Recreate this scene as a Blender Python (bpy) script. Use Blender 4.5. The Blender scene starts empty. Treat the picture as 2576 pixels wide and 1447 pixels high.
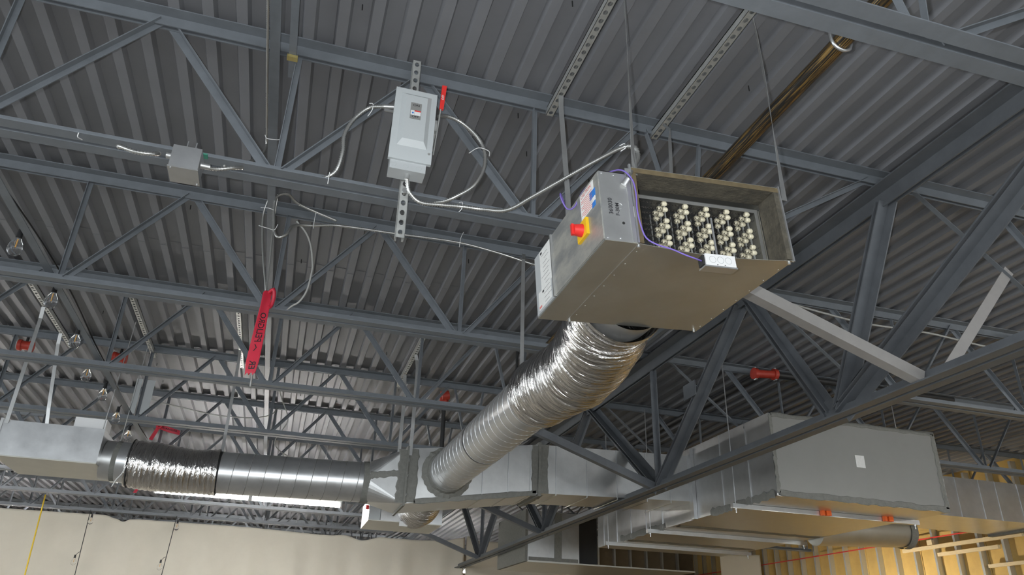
import bpy, bmesh, math, random
from mathutils import Vector, Matrix
random.seed(7)
scene = bpy.context.scene
COL = scene.collection
V = Vector
# ------------------------------------------------------------------ camera, world, light, exposure
F_PX = 1892.5; YAW, PITCH, ROLL = map(math.radians, (15.9175, 25.9823, -1.9837))
cam = bpy.data.cameras.new('camera'); camo = bpy.data.objects.new('camera', cam); COL.objects.link(camo)
cam.sensor_width = 36.0; cam.sensor_fit = 'HORIZONTAL'; cam.lens = F_PX / 2576 * 36.0; cam.clip_start = .02; cam.clip_end = 200
fwd = V((math.sin(YAW)*math.cos(PITCH), math.cos(YAW)*math.cos(PITCH), math.sin(PITCH)))
rgt = V((math.cos(YAW), -math.sin(YAW), 0)); dwn = -rgt.cross(fwd)
r2 = math.cos(ROLL)*rgt + math.sin(ROLL)*dwn; d2 = -math.sin(ROLL)*rgt + math.cos(ROLL)*dwn
camo.matrix_world = Matrix((( r2.x, -d2.x, -fwd.x, 0), (r2.y, -d2.y, -fwd.y, 0), (r2.z, -d2.z, -fwd.z, 0), (0, 0, 0, 1)))
scene.camera = camo
world = bpy.data.worlds.new('world'); scene.world = world; world.use_nodes = True
bgn = world.node_tree.nodes['Background']; bgn.inputs['Color'].default_value = (.90, .96, 1.0, 1); bgn.inputs['Strength'].default_value = 4.1
flash = bpy.data.lights.new('camera_flash', 'POINT'); flash.energy = 175; flash.shadow_soft_size = .02; flash.color = (.95, .98, 1.0)
flo = bpy.data.objects.new('camera_flash', flash); COL.objects.link(flo); flo.location = -.075*r2 - .035*d2
portal = bpy.data.lights.new('storefront_portal', 'AREA'); portal.shape = 'RECTANGLE'; portal.size = 18.4; portal.size_y = 2.5; portal.cycles.is_portal = True
poo = bpy.data.objects.new('storefront_portal', portal); COL.objects.link(poo); poo.location = (.3, -4.9, .25); poo.rotation_euler = (-math.pi/2, 0, 0)
portal2 = portal.copy(); portal2.size = 13.8; portal2.size_y = 3.1; pol = bpy.data.objects.new('side_portal', portal2); COL.objects.link(pol); pol.location = (-8.9, 2.0, .55)
pol.matrix_world = Matrix(((0, 0, -1, -8.9), (1, 0, 0, 2.0), (0, -1, 0, .55), (0, 0, 0, 1)))
vs = scene.view_settings
vs.view_transform = 'Standard'; vs.look = 'None'; vs.gamma = 1.0; vs.use_curve_mapping = False; vs.exposure = 0.0

# ------------------------------------------------------------------ materials
M = {}
def mat(name, base, rough=.5, metal=0.0, noise=0.0, nscale=20, bump=0.0, bscale=60, col2=None, emit=None, estr=0, trans=0, stretch=None, spec=.5, coord='Object', nthr=None, bdist=.01):
    m = bpy.data.materials.new(name); m.use_nodes = True; nt = m.node_tree; b = nt.nodes['Principled BSDF']
    b.inputs['Base Color'].default_value = (*base, 1); b.inputs['Roughness'].default_value = rough; b.inputs['Metallic'].default_value = metal
    b.inputs['Specular IOR Level'].default_value = spec
    if trans: b.inputs['Transmission Weight'].default_value = trans; b.inputs['IOR'].default_value = 1.3
    if emit: b.inputs['Emission Color'].default_value = (*emit, 1); b.inputs['Emission Strength'].default_value = estr
    if noise or bump:
        tc = nt.nodes.new('ShaderNodeTexCoord'); mp = nt.nodes.new('ShaderNodeMapping'); nt.links.new(tc.outputs[coord], mp.inputs['Vector'])
        if stretch: mp.inputs['Scale'].default_value = stretch
    if noise:
        n = nt.nodes.new('ShaderNodeTexNoise'); n.inputs['Scale'].default_value = nscale; n.inputs['Detail'].default_value = 6; n.inputs['Roughness'].default_value = .65
        nt.links.new(mp.outputs[0], n.inputs['Vector'])
        cr = nt.nodes.new('ShaderNodeValToRGB'); c2 = col2 or tuple(x*(1-noise) for x in base)
        lo, hi = nthr or (.3, .7)
        cr.color_ramp.elements[0].position = lo; cr.color_ramp.elements[1].position = hi
        cr.color_ramp.elements[0].color = (*c2, 1); cr.color_ramp.elements[1].color = (*base, 1)
        nt.links.new(n.outputs['Fac'], cr.inputs['Fac']); nt.links.new(cr.outputs['Color'], b.inputs['Base Color'])
        mr = nt.nodes.new('ShaderNodeMapRange'); mr.inputs['To Min'].default_value = max(.03, rough-.08); mr.inputs['To Max'].default_value = min(1, rough+.1)
        nt.links.new(n.outputs['Fac'], mr.inputs['Value']); nt.links.new(mr.outputs[0], b.inputs['Roughness'])
    if bump:
        n2 = nt.nodes.new('ShaderNodeTexNoise'); n2.inputs['Scale'].default_value = bscale; n2.inputs['Detail'].default_value = 4
        nt.links.new(mp.outputs[0], n2.inputs['Vector'])
        bp = nt.nodes.new('ShaderNodeBump'); bp.inputs['Strength'].default_value = bump; bp.inputs['Distance'].default_value = bdist
        nt.links.new(n2.outputs['Fac'], bp.inputs['Height']); nt.links.new(bp.outputs[0], b.inputs['Normal'])
    M[name] = m; return m
mat('deck_paint', (.212, .216, .232), .6, noise=.12, nscale=3.0, bump=.05, bscale=30)
mat('joist_paint', (.175, .192, .212), .5, noise=.2, nscale=9)
mat('girder_paint', (.135, .146, .16), .5, noise=.25, nscale=8)
mat('brace_pale', (.36, .345, .33), .6, noise=.1, nscale=12)  # paler than the girder paint, used on the two nearest braces
mat('galvanized', (.64, .645, .64), .36, .85, noise=.12, nscale=10)
mat('galvanized_dull', (.56, .55, .50), .40, .8, noise=.14, nscale=5)
mat('galvanized_bright', (.72, .73, .74), .3, .85, noise=.15, nscale=8)
mat('strut_steel', (.62, .63, .61), .45, .6, noise=.2, nscale=25)
mat('conduit_steel', (.55, .55, .53), .32, .8)
mat('dusty_panel', (.54, .53, .48), .42, .6, noise=.5, nscale=9, col2=(.36, .365, .36), stretch=(1, .7, 1.9), nthr=(.4, .62))
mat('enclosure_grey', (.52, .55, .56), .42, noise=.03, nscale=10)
mat('enclosure_mid_grey', (.46, .48, .49), .5)  # slightly darker grey than the enclosure door
mat('foil', (.74, .72, .70), .11, 1.0, bump=.8, bscale=9, coord='UV', stretch=(7, 1.3, 1), bdist=.028)
mat('mastic', (.22, .22, .20), .75, noise=.25, nscale=30, bump=.4, bscale=60)
mat('liner', (.13, .115, .085), .9, noise=.5, nscale=22, col2=(.055, .05, .04), bump=.4, bscale=90)
mat('liner_edge', (.17, .13, .07), .85, noise=.4, nscale=30)
mat('ceramic', (.76, .70, .52), .35, noise=.12, nscale=40)
mat('element_wire', (.10, .09, .08), .45, .7)
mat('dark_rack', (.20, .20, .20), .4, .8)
mat('white_paint', (.80, .80, .80), .45)
mat('paper', (.80, .80, .78), .7, noise=.12, nscale=45)
mat('warning_red', (.62, .05, .04), .5)
mat('print_red', (.70, .22, .2), .6)
mat('print_blue', (.03, .20, .62), .5)
mat('print_black', (.015, .015, .018), .6)
mat('marker', (.03, .03, .035), .6)
mat('switch_yellow', (.85, .52, .015), .4)
mat('switch_red', (.75, .035, .03), .35)
mat('handle_red', (.78, .04, .035), .4)
mat('tape_red', (.62, .03, .06), .42, noise=.12, nscale=10)
mat('cable_purple', (.20, .14, .50), .5)
mat('cable_grey', (.40, .40, .38), .6)
mat('cable_black', (.012, .012, .013), .55)
mat('pipe_black', (.05, .048, .045), .3, .6, noise=.9, nscale=10, col2=(.42, .26, .08), stretch=(24, .5, 24), nthr=(.38, .50))
mat('sprinkler_pipe', (.03, .03, .03), .5)
mat('sprinkler_red', (.50, .05, .03), .45, noise=.2, nscale=30)
mat('canvas', (.61, .575, .49), .9, noise=.10, nscale=1.4, bump=.25, bscale=7)
mat('sheathing', (.62, .42, .14), .8, noise=.25, nscale=2.5)
mat('stud_steel', (.62, .64, .64), .35, .75)
mat('lumber', (.72, .58, .36), .7, noise=.15, nscale=12, stretch=(8, 1, 8))
mat('dark_wall', (.20, .15, .09), .9, noise=.3, nscale=3)
mat('plate_grey', (.26, .26, .25), .5)
mat('drywall', (.50, .49, .46), .85, noise=.05, nscale=3)
mat('duct_grey', (.27, .27, .26), .55, .4, noise=.08, nscale=5)
mat('floor_board', (.265, .25, .22), .85, noise=.15, nscale=2)
mat('tube_glow', (1, 1, 1), .5, emit=(1.0, .97, .93), estr=150)
mat('added_work_glow', (1, 1, 1), .5, emit=(1.0, .9, .72), estr=330)
mat('bulb_glass', (1, 1, 1), .03, trans=1.0)
mat('filament', (.75, .42, .12), .4, .3)
mat('rope_yellow', (.75, .52, .03), .6)
mat('clamp_orange', (.80, .13, .02), .5)
mat('board_green', (.05, .25, .17), .5)
mat('brass', (.6, .5, .2), .4, .7)
mat('rubber', (.02, .02, .02), .7)

# ------------------------------------------------------------------ mesh helpers
class MB:
    def __init__(s): s.v = []; s.f = []; s.uv = []; s.sm = []
    def add(s, vs_, fs, uvs=None, smooth=False):
        o = len(s.v); s.v += [V(p) for p in vs_]
        for i, f in enumerate(fs):
            s.f.append([o+k for k in f]); s.sm.append(smooth)
            s.uv.append(uvs[i] if uvs else None)
        return s
    def box(s, lo, hi, T=None):
        x0, y0, z0 = lo; x1, y1, z1 = hi
        p = [(x0,y0,z0),(x1,y0,z0),(x1,y1,z0),(x0,y1,z0),(x0,y0,z1),(x1,y0,z1),(x1,y1,z1),(x0,y1,z1)]
        if T: p = [T(q) for q in p]
        return s.add(p, [(0,3,2,1),(4,5,6,7),(0,1,5,4),(1,2,6,5),(2,3,7,6),(3,0,4,7)])
    def hexa(s, p): return s.add(p, [(0,3,2,1),(4,5,6,7),(0,1,5,4),(1,2,6,5),(2,3,7,6),(3,0,4,7)])
    def sweep(s, prof, p0, p1, up=(0,0,1), caps=True):
        p0 = V(p0); p1 = V(p1); d = (p1-p0).normalized(); u = V(up); u = u - d*u.dot(d)
        if u.length < 1e-5: u = V((0,1,0)) - d*d.y
        u.normalize(); w = d.cross(u); n = len(prof)
        vs_ = [p0 + w*a + u*b for a, b in prof] + [p1 + w*a + u*b for a, b in prof]
        fs = [(i, (i+1) % n, n+(i+1) % n, n+i) for i in range(n)]
        if caps: fs += [tuple(range(n))[::-1], tuple(range(n, 2*n))]
        return s.add(vs_, fs)
    def angle(s, p0, p1, a=.05, b=.05, t=.006, up=(0,0,1), flip=1, shift=(0,0)):
        q = [(0,0),(a,0),(a,t),(t,t),(t,b),(0,b)]; q = [((x+shift[0])*flip, y+shift[1]) for x, y in q]
        if flip < 0: q = q[::-1]
        return s.sweep(q, p0, p1, up)
    def bar(s, p0, p1, w=.03, h=.005, up=(0,0,1)):
        return s.sweep([(-w/2,-h/2),(w/2,-h/2),(w/2,h/2),(-w/2,h/2)], p0, p1, up)
    def cyl(s, p0, p1, r, n=12, r1=None, caps=True, smooth=True):
        r1 = r if r1 is None else r1
        p0 = V(p0); p1 = V(p1); d = (p1-p0).normalized(); u = V((0,0,1)) if abs(d.z) < .9 else V((0,1,0)); u = (u-d*u.dot(d)).normalized(); w = d.cross(u)
        A = [(math.cos(6.28318530718*i/n), math.sin(6.28318530718*i/n)) for i in range(n)]
        vs_ = [p0+(w*a+u*b)*r for a, b in A] + [p1+(w*a+u*b)*r1 for a, b in A]
        s.add(vs_, [(i, (i+1) % n, n+(i+1) % n, n+i) for i in range(n)], smooth=smooth)
        if caps: s.add(vs_, [tuple(range(n))[::-1], tuple(range(n, 2*n))])
        return s
    def tube(s, pts, r, n=10, step=None, ripple=0, wave=.009, caps=True):
        P = path(pts, step) if step else [V(p) for p in pts]
        L = 0; up = None; rings = []; acc = [0]
        for i in range(len(P)):
            if i: L += (P[i]-P[i-1]).length
            acc.append(L)
            d = (P[min(i+1, len(P)-1)] - P[max(i-1, 0)]).normalized()
            if up is None: up = V((0,0,1)) if abs(d.z) < .9 else V((0,1,0))
            up = (up - d*up.dot(d)).normalized(); w = d.cross(up)
            rr = r(L) if callable(r) else r
            if ripple: rr = rr*(1 + ripple*(1 if i % 2 else -1))
            rings.append([P[i] + (w*math.cos(6.28318530718*k/n) + up*math.sin(6.28318530718*k/n))*rr for k in range(n)])
        vs_ = [p for g in rings for p in g]; fs = []; uvs = []
        for i in range(len(P)-1):
            for k in range(n):
                fs.append((i*n+k, i*n+(k+1) % n, (i+1)*n+(k+1) % n, (i+1)*n+k))
                a, b = acc[i+1], acc[i+2]
                uvs.append(((a, k/n), (a, (k+1)/n), (b, (k+1)/n), (b, k/n)))
        s.add(vs_, fs, uvs, smooth=True)
        if caps: s.add(rings[0], [tuple(range(n))[::-1]]); s.add(rings[-1], [tuple(range(n))])
        return s
    def build(s, name, m, parent=None, loc=None):
        o_ = V(loc) if loc else (parent_loc(parent) if parent else V((0,0,0)))
        me = bpy.data.meshes.new(name); me.from_pydata([tuple(p-o_) for p in s.v], [], s.f); me.materials.append(M[m])
        me.polygons.foreach_set('use_smooth', s.sm)
        if any(u for u in s.uv):
            ul = me.uv_layers.new(name='UVMap'); k = 0
            for i, f in enumerate(s.f):
                for j in range(len(f)):
                    if s.uv[i]: ul.data[k].uv = s.uv[i][j]
                    k += 1
        me.update()
        o = bpy.data.objects.new(name, me); COL.objects.link(o)
        if parent: o.parent = parent
        elif loc: o.location = o_
        return o
def parent_loc(p):
    l = V((0,0,0))
    while p: l = l + V(p.location); p = p.parent
    return l
def path(pts, step):
    P = [V(p) for p in pts]; out = []
    Q = [2*P[0]-P[1]] + P + [2*P[-1]-P[-2]]
    for i in range(1, len(Q)-2):
        a, b, c, d = Q[i-1], Q[i], Q[i+1], Q[i+2]; n = max(2, int((c-b).length/step))
        for k in range(n):
            t = k/n
            out.append(.5*((2*b) + (c-a)*t + (2*a-5*b+4*c-d)*t*t + (3*b-a-3*c+d)*t**3))
    out.append(P[-1]); return out
def tag(o, label, cat, group=None):
    o['label'] = label; o['category'] = cat
    if group: o['group'] = group
    return o
def thing(name, loc, label, cat, group=None):
    o = bpy.data.objects.new(name, None); o.empty_display_size = .1; COL.objects.link(o); o.location = loc
    return tag(o, label, cat, group)
def struct(o): o['kind'] = 'structure'; return o
def structE(name, loc=(0,0,0)):
    o = bpy.data.objects.new(name, None); COL.objects.link(o); o.location = loc; return struct(o)
def share(name, ob, parent, loc):
    o = bpy.data.objects.new(name, ob.data); COL.objects.link(o); o.parent = parent; o.location = loc; return o
_txt = {}
def text_polys(txt, size=1.0):
    c = bpy.data.curves.new('t', 'FONT'); c.body = txt; c.size = size; c.align_x = 'CENTER'; c.align_y = 'CENTER'; c.resolution_u = 2; c.offset = .012*size
    o = bpy.data.objects.new('t', c); COL.objects.link(o); bpy.context.view_layer.update()
    dg = bpy.context.evaluated_depsgraph_get(); me = o.evaluated_get(dg).to_mesh()
    vs_ = [v.co.copy() for v in me.vertices]; fs = [tuple(p.vertices) for p in me.polygons]
    o.evaluated_get(dg).to_mesh_clear(); bpy.data.objects.remove(o); bpy.data.curves.remove(c)
    return vs_, fs
def text(name, txt, size, fn, m, parent):
    vs_, fs = text_polys(txt, size)
    return MB().add([fn(v.x, v.y) for v in vs_], fs).build(name, m, parent)
def jag(p0, p1, wdir, w, nrm, t=.004, amp=.2, seg=14):
    """brushed strip of sealant: ragged-edged band lying on a surface"""
    p0, p1, wdir, nrm = V(p0), V(p1), V(wdir).normalized(), V(nrm).normalized(); vs_ = []
    for i in range(seg+1):
        c = p0.lerp(p1, i/seg); a = w/2*(1+random.uniform(-amp, amp)); b = w/2*(1+random.uniform(-amp, amp))
        vs_ += [c-wdir*a, c-wdir*a*.8+nrm*t, c+wdir*b*.8+nrm*t, c+wdir*b]
    fs = [(4*i+k, 4*i+k+1, 4*i+k+5, 4*i+k+4) for i in range(seg) for k in range(3)]
    return vs_, fs

ZD = 2.68            # underside of deck ribs, relative to the camera
ZF = -1.6            # floor
XL, XW = -9.0, 9.63
YN, YB = -5.0, 24.0
# ------------------------------------------------------------------ setting
fl = struct(MB().box((XL, YN, ZF-.2), (XW+.4, YB, ZF)).build('floor', 'floor_board'))
ceiling = structE('ceiling', (0, 0, ZD))
def deck_sheet(y0, y1, pitch=.154, n=6):
    mb = MB(); prof = []
    for i in range(n):
        x = i*pitch
        prof += [(x, 0), (x+.012, -.0), (x+.05, 0), (x+.062, .038), (x+pitch-.012, .038)]
    prof.append((n*pitch+.004, 0)); prof = [(a, b) for k, (a, b) in enumerate(prof) if k % 5 != 1 or k == len(prof)-1]
    t = .0012
    vs_ = [(a, y, b+ZD+h) for y in (y0, y1) for h in (0, t) for a, b in prof]; m = len(prof); fs = []
    for i in range(m-1):
        fs += [(i, 2*m+i, 2*m+i+1, i+1), (m+i, m+i+1, 3*m+i+1, 3*m+i)]
        fs += [(i, i+1, m+i+1, m+i), (2*m+i, 3*m+i, 3*m+i+1, 2*m+i+1)]
    return mb.add(vs_, fs).build('deck_sheet', 'deck_paint', ceiling)
sA = deck_sheet(YN, 5.55); sB = deck_sheet(5.5, 14.8); sC = deck_sheet(14.75, YB)
for o, dz in ((sA, 0), (sB, -.0025), (sC, -.005)):
    o.location.z = dz
    x0 = -1.4906 - 6*.154*9
    for k in range(22):
        if k == 0: o.location.x = x0
        else: share('deck_sheet', o, ceiling, (x0+k*.924, 0, dz))
# deck fastener tips
mbt = [MB().cyl((0, 0, ZD+.038), (.002, .001, ZD+.005), .003, 5).build('screw_tip', 'rubber', ceiling)]
for k in range(40):
    sx = random.randint(-20, 30)*.154-1.4906+.10; sy = random.choice([2.3, 3.7, 5.2, 6.9, 8.5]) + random.uniform(-.6, .6)
    if k == 0: mbt[0].location = (sx, sy, 0)
    else: share('screw_tip', mbt[0], ceiling, (sx, sy, 0))
# right wall: sheathing panels behind steel studs
wr = structE('wall_right', (XW, 0, ZF))
ysh = 4.0
pan = MB().box((0, .004, 0), (.02, 1.215, 2.438)).build('sheathing_panel', 'sheathing'); pan.parent = wr
first = True
for iy in range(17):
    for iz in range(2):
        l = (.1 + random.uniform(-.002, .002), ysh+iy*1.22, iz*2.44)
        if first: pan.location = l; first = False
        else: share('sheathing_panel', pan, wr, l)
stm = MB()
stm.sweep([(-.02,-.046),(.02,-.046),(.02,-.0445),(-.0185,-.0445),(-.0185,.0445),(.02,.0445),(.02,.046),(-.02,.046)], (.05, 0, 0), (.05, 0, 4.25), (1, 0, 0))
st0 = stm.build('stud', 'stud_steel'); st0.parent = wr
for k in range(48):
    l = (0, 4.05+k*.4064, 0)
    if k == 0: st0.location = l
    else: share('stud', st0, wr, l)
MB().sweep([(-.025,-.05),(.025,-.05),(.025,.05),(-.025,.05)], (XW+.05, 4, ZF+.025), (XW+.05, YB-.3, ZF+.025)).build('track', 'stud_steel', wr)
MB().box((XW-.004, 4.0, 1.803), (XW, YB-.3, 1.822)).build('chalk_line', 'warning_red', wr)
pl0 = None  # unseen floor sheets, added to reflect warm colour into the ducts above
for i in range(5):
    for j in range(4):
        if pl0 is None: pl0 = MB().box((0, 0, ZF), (1.215, 2.435, ZF+.012)).build('added_plywood_sheet', 'sheathing', fl); pl0.location = (3.4, 4.4, 0)
        else: share('added_plywood_sheet', pl0, fl, (3.4+i*1.22, 4.4+j*2.44, 0))
# storefront behind the camera and the left side wall
wf = structE('wall_front', (0, YN-.1, ZF))
MB().box((XL, YN-.2, ZF), (XW+.4, YN, -1.0)).build('sill_wall', 'drywall', wf)
MB().box((XL, YN-.2, 1.5), (XW+.4, YN, 2.9)).build('header_wall', 'drywall', wf)
for k in range(11):
    x = XL+k*1.83
    if x < XW+.3: MB().box((x-.03, YN-.13, -1.0), (x+.03, YN-.05, 1.5)).build('mullion', 'rubber', wf)
MB().box((XW+.2, YN-.2, -1.0), (XW+.4, YN, 1.5)).build('end_pier', 'drywall', wf)
wlf = structE('wall_left', (XL, 2, ZF))
MB().box((XL-.2, YN, ZF), (XL, YB, -1.0)).build('sill_wall', 'drywall', wlf); MB().box((XL-.2, YN, 2.1), (XL, YB, 2.9)).build('header_wall', 'drywall', wlf); MB().box((XL-.2, 9.0, -1.0), (XL, YB, 2.1)).build('solid_wall', 'drywall', wlf)
for k in range(8): MB().box((XL-.13, YN+k*1.98-.03, -1.0), (XL-.05, YN+k*1.98+.03, 2.1)).build('mullion', 'rubber', wlf)
struct(MB().box((XW+.13, YN, ZF), (XW+.35, YB, 2.9)).build('wall_outer', 'dark_wall'))
# far wall behind the curtain, studs in the dark
wb = structE('wall_back', (0, YB-.2, ZF))
MB().box((XL, YB-.1, ZF), (XW+.4, YB, 2.9)).build('backing', 'dark_wall', wb)
st1 = None
for k in range(28):
    if st1 is None:
        q = MB().sweep([(-.02,-.046),(.02,-.046),(.02,-.0445),(-.0185,-.0445),(-.0185,.0445),(.02,.0445),(.02,.046),(-.02,.046)], (0, -.0, 0), (0, 0, 4.25), (0, -1, 0))
        st1 = q.build('stud', 'stud_steel'); st1.parent = wb; st1.location = (.2, .05, 0)
    else: share('stud', st1, wb, (.2+k*.4064, .05, 0))
wp = structE('wall_partition', (7.4, 17.0, ZF))
MB().box((5.0, 17.05, ZF), (XW-.02, 17.08, 2.55)).build('backing', 'dark_wall', wp)
st2 = None
for k in range(11):
    if st2 is None: st2 = MB().sweep([(-.02,-.046),(.02,-.046),(.02,-.0445),(-.0185,-.0445),(-.0185,.0445),(.02,.0445),(.02,.046),(-.02,.046)], (0, 0, 0), (0, 0, 4.15), (0, -1, 0)).build('stud', 'stud_steel'); st2.parent = wp; st2.location = (-2.3, 0, 0)
    else: share('stud', st2, wp, (-2.3+k*.4064, 0, 0))
# ------------------------------------------------------------------ open-web roof joists
PAN = 1.228; XB0 = -.262
JY0, JS = 3.05, 1.6
ZT, ZBC = ZD, 1.905
def joist_parts(x0, x1, b0, b1, root, extra=(), nb1=None):
    """parts in local coordinates (y=0 joist centre line, z absolute)"""
    P = []
    def chord(zc, s, xa, xb, nm):
        mb = MB()
        for sd in (1, -1):
            if s > 0:   # top chord: flat leg up
                q = [(sd*.012, 0), (sd*.076, 0), (sd*.076, -.006), (sd*.018, -.006), (sd*.018, -.06), (sd*.012, -.06)]
            else:       # bottom chord: flat leg down
                q = [(sd*.012, 0), (sd*.072, 0), (sd*.072, .006), (sd*.018, .006), (sd*.018, .052), (sd*.012, .052)]
            if (sd > 0) == (s > 0): q = q[::-1]
            n = len(q)
            vs_ = [(xa, y, zc+z) for y, z in q] + [(xb, y, zc+z) for y, z in q]
            mb.add(vs_, [(i, (i+1) % n, n+(i+1) % n, n+i) for i in range(n)] + [tuple(range(n))[::-1], tuple(range(n, 2*n))])
        P.append((nm, mb))
    chord(ZT, 1, x0, x1, 'top_chord'); chord(ZBC, -1, b0, b1, 'bottom_chord')
    k0 = math.ceil((b0-XB0)/PAN); k1 = math.floor(((nb1 or b1)-XB0)/PAN)
    zt, zb = ZT-.035, ZBC+.03
    for k in range(k0, k1+1):
        xb = XB0+k*PAN
        for sd in (-1, 1):
            xt = xb + sd*(PAN/2-.02)
            if xt < x0 or xt > x1: continue
            mb = MB(); mb.angle((xb+sd*.03, -.011*sd, zb), (xt, -.011*sd, zt), .030 if sd > 0 else .040, .034, .005, (0, -1, 0), flip=1 if sd > 0 else -1, shift=(-.016, -.012))
            P.append(('web_member', mb))
        mb = MB(); mb.angle((xb, .0, zb), (xb, 0, zt), .028, .028, .004, (0, -1, 0), shift=(-.014, -.012)); P.append(('web_member', mb))
    for (xa, xc, w_) in extra:
        mb = MB(); mb.angle((xa, 0, zb), (xc, 0, zt), w_, w_, .004, (0, -1, 0), shift=(-w_/2, -.012)); P.append(('web_member', mb))
    return P
def make_joists(x0, x1, b0, b1, ys, labels, group, extra=(), nb1=None):
    protos = None
    for y, lab in zip(ys, labels):
        t = thing('roof_joist', ((x0+x1)/2, y, ZBC), lab, 'joist', group)
        off = V(((x0+x1)/2, 0, ZBC))
        if protos is None:
            protos = []
            for nm, mb in joist_parts(x0, x1, b0, b1, None, extra, nb1):
                o = mb.build(nm, 'joist_paint', None, None)
                for v in o.data.vertices: v.co -= off
                o.parent = t; protos.append((nm, o))
        else:
            for nm, o in protos: share(nm, o, t, (0, 0, 0))
ORD = ['first', 'second', 'third', 'fourth', 'fifth', 'sixth', 'seventh', 'eighth', 'ninth', 'tenth', 'eleventh', 'twelfth']
YS = [JY0+JS*k for k in range(-1, 12)]
labsL = ['dark grey steel roof joist crossing the top right corner, nearest of all',
         'blue-grey steel roof joist carrying the grey safety switch and junction box',
         'blue-grey roof joist behind the switch, red tape hanging in front of it']
labsL += ['blue-grey open-web roof joist, %s one behind the joist with red tape' % ORD[i] for i in range(len(YS)-3)]
XG = 3.23
EXTRA = ((1.80, 1.62, .03), (1.86, 1.95, .028), (1.92, 3.08, .03))
make_joists(XL, XG+.02, XL, 3.05, YS[:1], labsL[:1], 'open-web roof joists', EXTRA, 1.98)
make_joists(XL, XG+.02, XL, 1.98, YS[1:], labsL[1:], 'open-web roof joists', EXTRA)
labsR = ['dark roof joist right of the girder, %s from the camera' % ORD[i] for i in range(len(YS[1:8]))]
make_joists(XG-.02, XW, 4.15, XW, YS[1:8], labsR, 'roof joists right of the girder', ((4.28, 3.42, .03),))
# ------------------------------------------------------------------ joist girder
ZGT, ZGB = ZD-.066, 1.375
gd = thing('joist_girder', (XG, 1, ZGB), 'deep dark steel truss girder running diagonally across the right half', 'girder')
def dbl(zc, s, leg, ya, yb, nm):
    mb = MB()
    for sd in (1, -1):
        h = -leg if s > 0 else leg; k = -.009 if s > 0 else .009
        q = [(sd*.014, 0), (sd*(.014+leg), 0), (sd*(.014+leg), k), (sd*.023, k), (sd*.023, h), (sd*.014, h)]
        if (sd > 0) != (s > 0): q = q[::-1]
        n = len(q); vs_ = [(XG+x, ya, zc+z) for x, z in q] + [(XG+x, yb, zc+z) for x, z in q]
        mb.add(vs_, [(i, (i+1) % n, n+(i+1) % n, n+i) for i in range(n)] + [tuple(range(n))[::-1], tuple(range(n, 2*n))])
    return mb.build(nm, 'girder_paint', gd)
dbl(ZGT, 1, .1, YN+1, YB-.3, 'top_chord'); dbl(ZGB, -1, .07, YN+1, 14.4, 'bottom_chord')
def gweb(ya, za, yb, zb, w=.075, double=True):
    mb = MB(); a, b = V((XG, ya, za)), V((XG, yb, zb))
    if double:
        mb.angle(a, b, w, w, .008, (-1, 0, 0), flip=1, shift=(.012, -.02)); mb.angle(a, b, w, w, .008, (-1, 0, 0), flip=-1, shift=(.012, -.02))
    else: mb.angle(a, b, w*.8, w*.8, .008, (-1, 0, 0), shift=(-.03, -.03))
    return mb.build('web_member', 'girder_paint', gd)
zt, zb = ZGT-.06, ZGB+.05
JJ = dict((i-1, y) for i, y in enumerate(YS))
for nb, tops in ((3.82, (JJ[-1], JJ[0], JJ[1])), (JJ[2], (JJ[1], JJ[2], JJ[3])), (JJ[4], (JJ[3], JJ[4], JJ[5])), (JJ[6], (JJ[5], JJ[6], JJ[7])), (.6, (-.2, JJ[-1]))):
    for i, ty in enumerate(tops):
        vert = abs(ty-nb) < .05
        off = 0 if vert else (.05 if ty > nb else -.05)
        gweb(nb+off, zb, ty-off, zt, .06 if vert or nb == 3.82 and i == 2 else .075, not vert)
MB().box((XG-.008, 4.55, 1.98), (XG+.008, 4.55, 1.98)) if False else None
# tie plate on the far diagonal, gusset at the near node
MB().box((XG-.075, 5.36, 2.0), (XG-.066, 5.56, 2.13)).build('tie_plate', 'girder_paint', gd)
MB().hexa([(XG-.008, 3.66, 1.40), (XG+.008, 3.66, 1.40), (XG+.008, 4.0, 1.40), (XG-.008, 4.0, 1.40), (XG-.008, 3.70, 1.52), (XG+.008, 3.70, 1.52), (XG+.008, 3.9, 1.52), (XG-.008, 3.9, 1.52)]).build('gusset_plate', 'girder_paint', gd)
# knee braces between girder and joists
def brace(p, q, lab, m):
    mb = MB(); mb.angle(p, q, .066, .066, .006, (0, 1, 0), flip=-1 if q[0] < p[0] else 1, shift=(-.033, 0))
    o = mb.build('knee_brace', m, None, p); tag(o, lab, 'brace', 'knee braces on the girder'); return o
brace((3.19, 3.05, 1.41), (1.80, 3.05, 1.90), 'pale lit steel brace running from girder bottom up behind the heater', 'brace_pale')
brace((3.36, 3.05, 1.47), (4.02, 3.05, 2.20), 'pale lit steel brace rising right of the girder', 'brace_pale')
brace((3.19, 6.25, 1.41), (1.80, 6.25, 1.895), 'grey steel brace crossing in front of the rectangular duct', 'girder_paint')
brace((3.19, 9.45, 1.41), (1.80, 9.45, 1.895), 'dark steel brace under the ducts, third along the girder', 'girder_paint')
brace((3.19, 12.65, 1.41), (1.80, 12.65, 1.895), 'dark steel brace at the far end of the girder', 'girder_paint')
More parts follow.
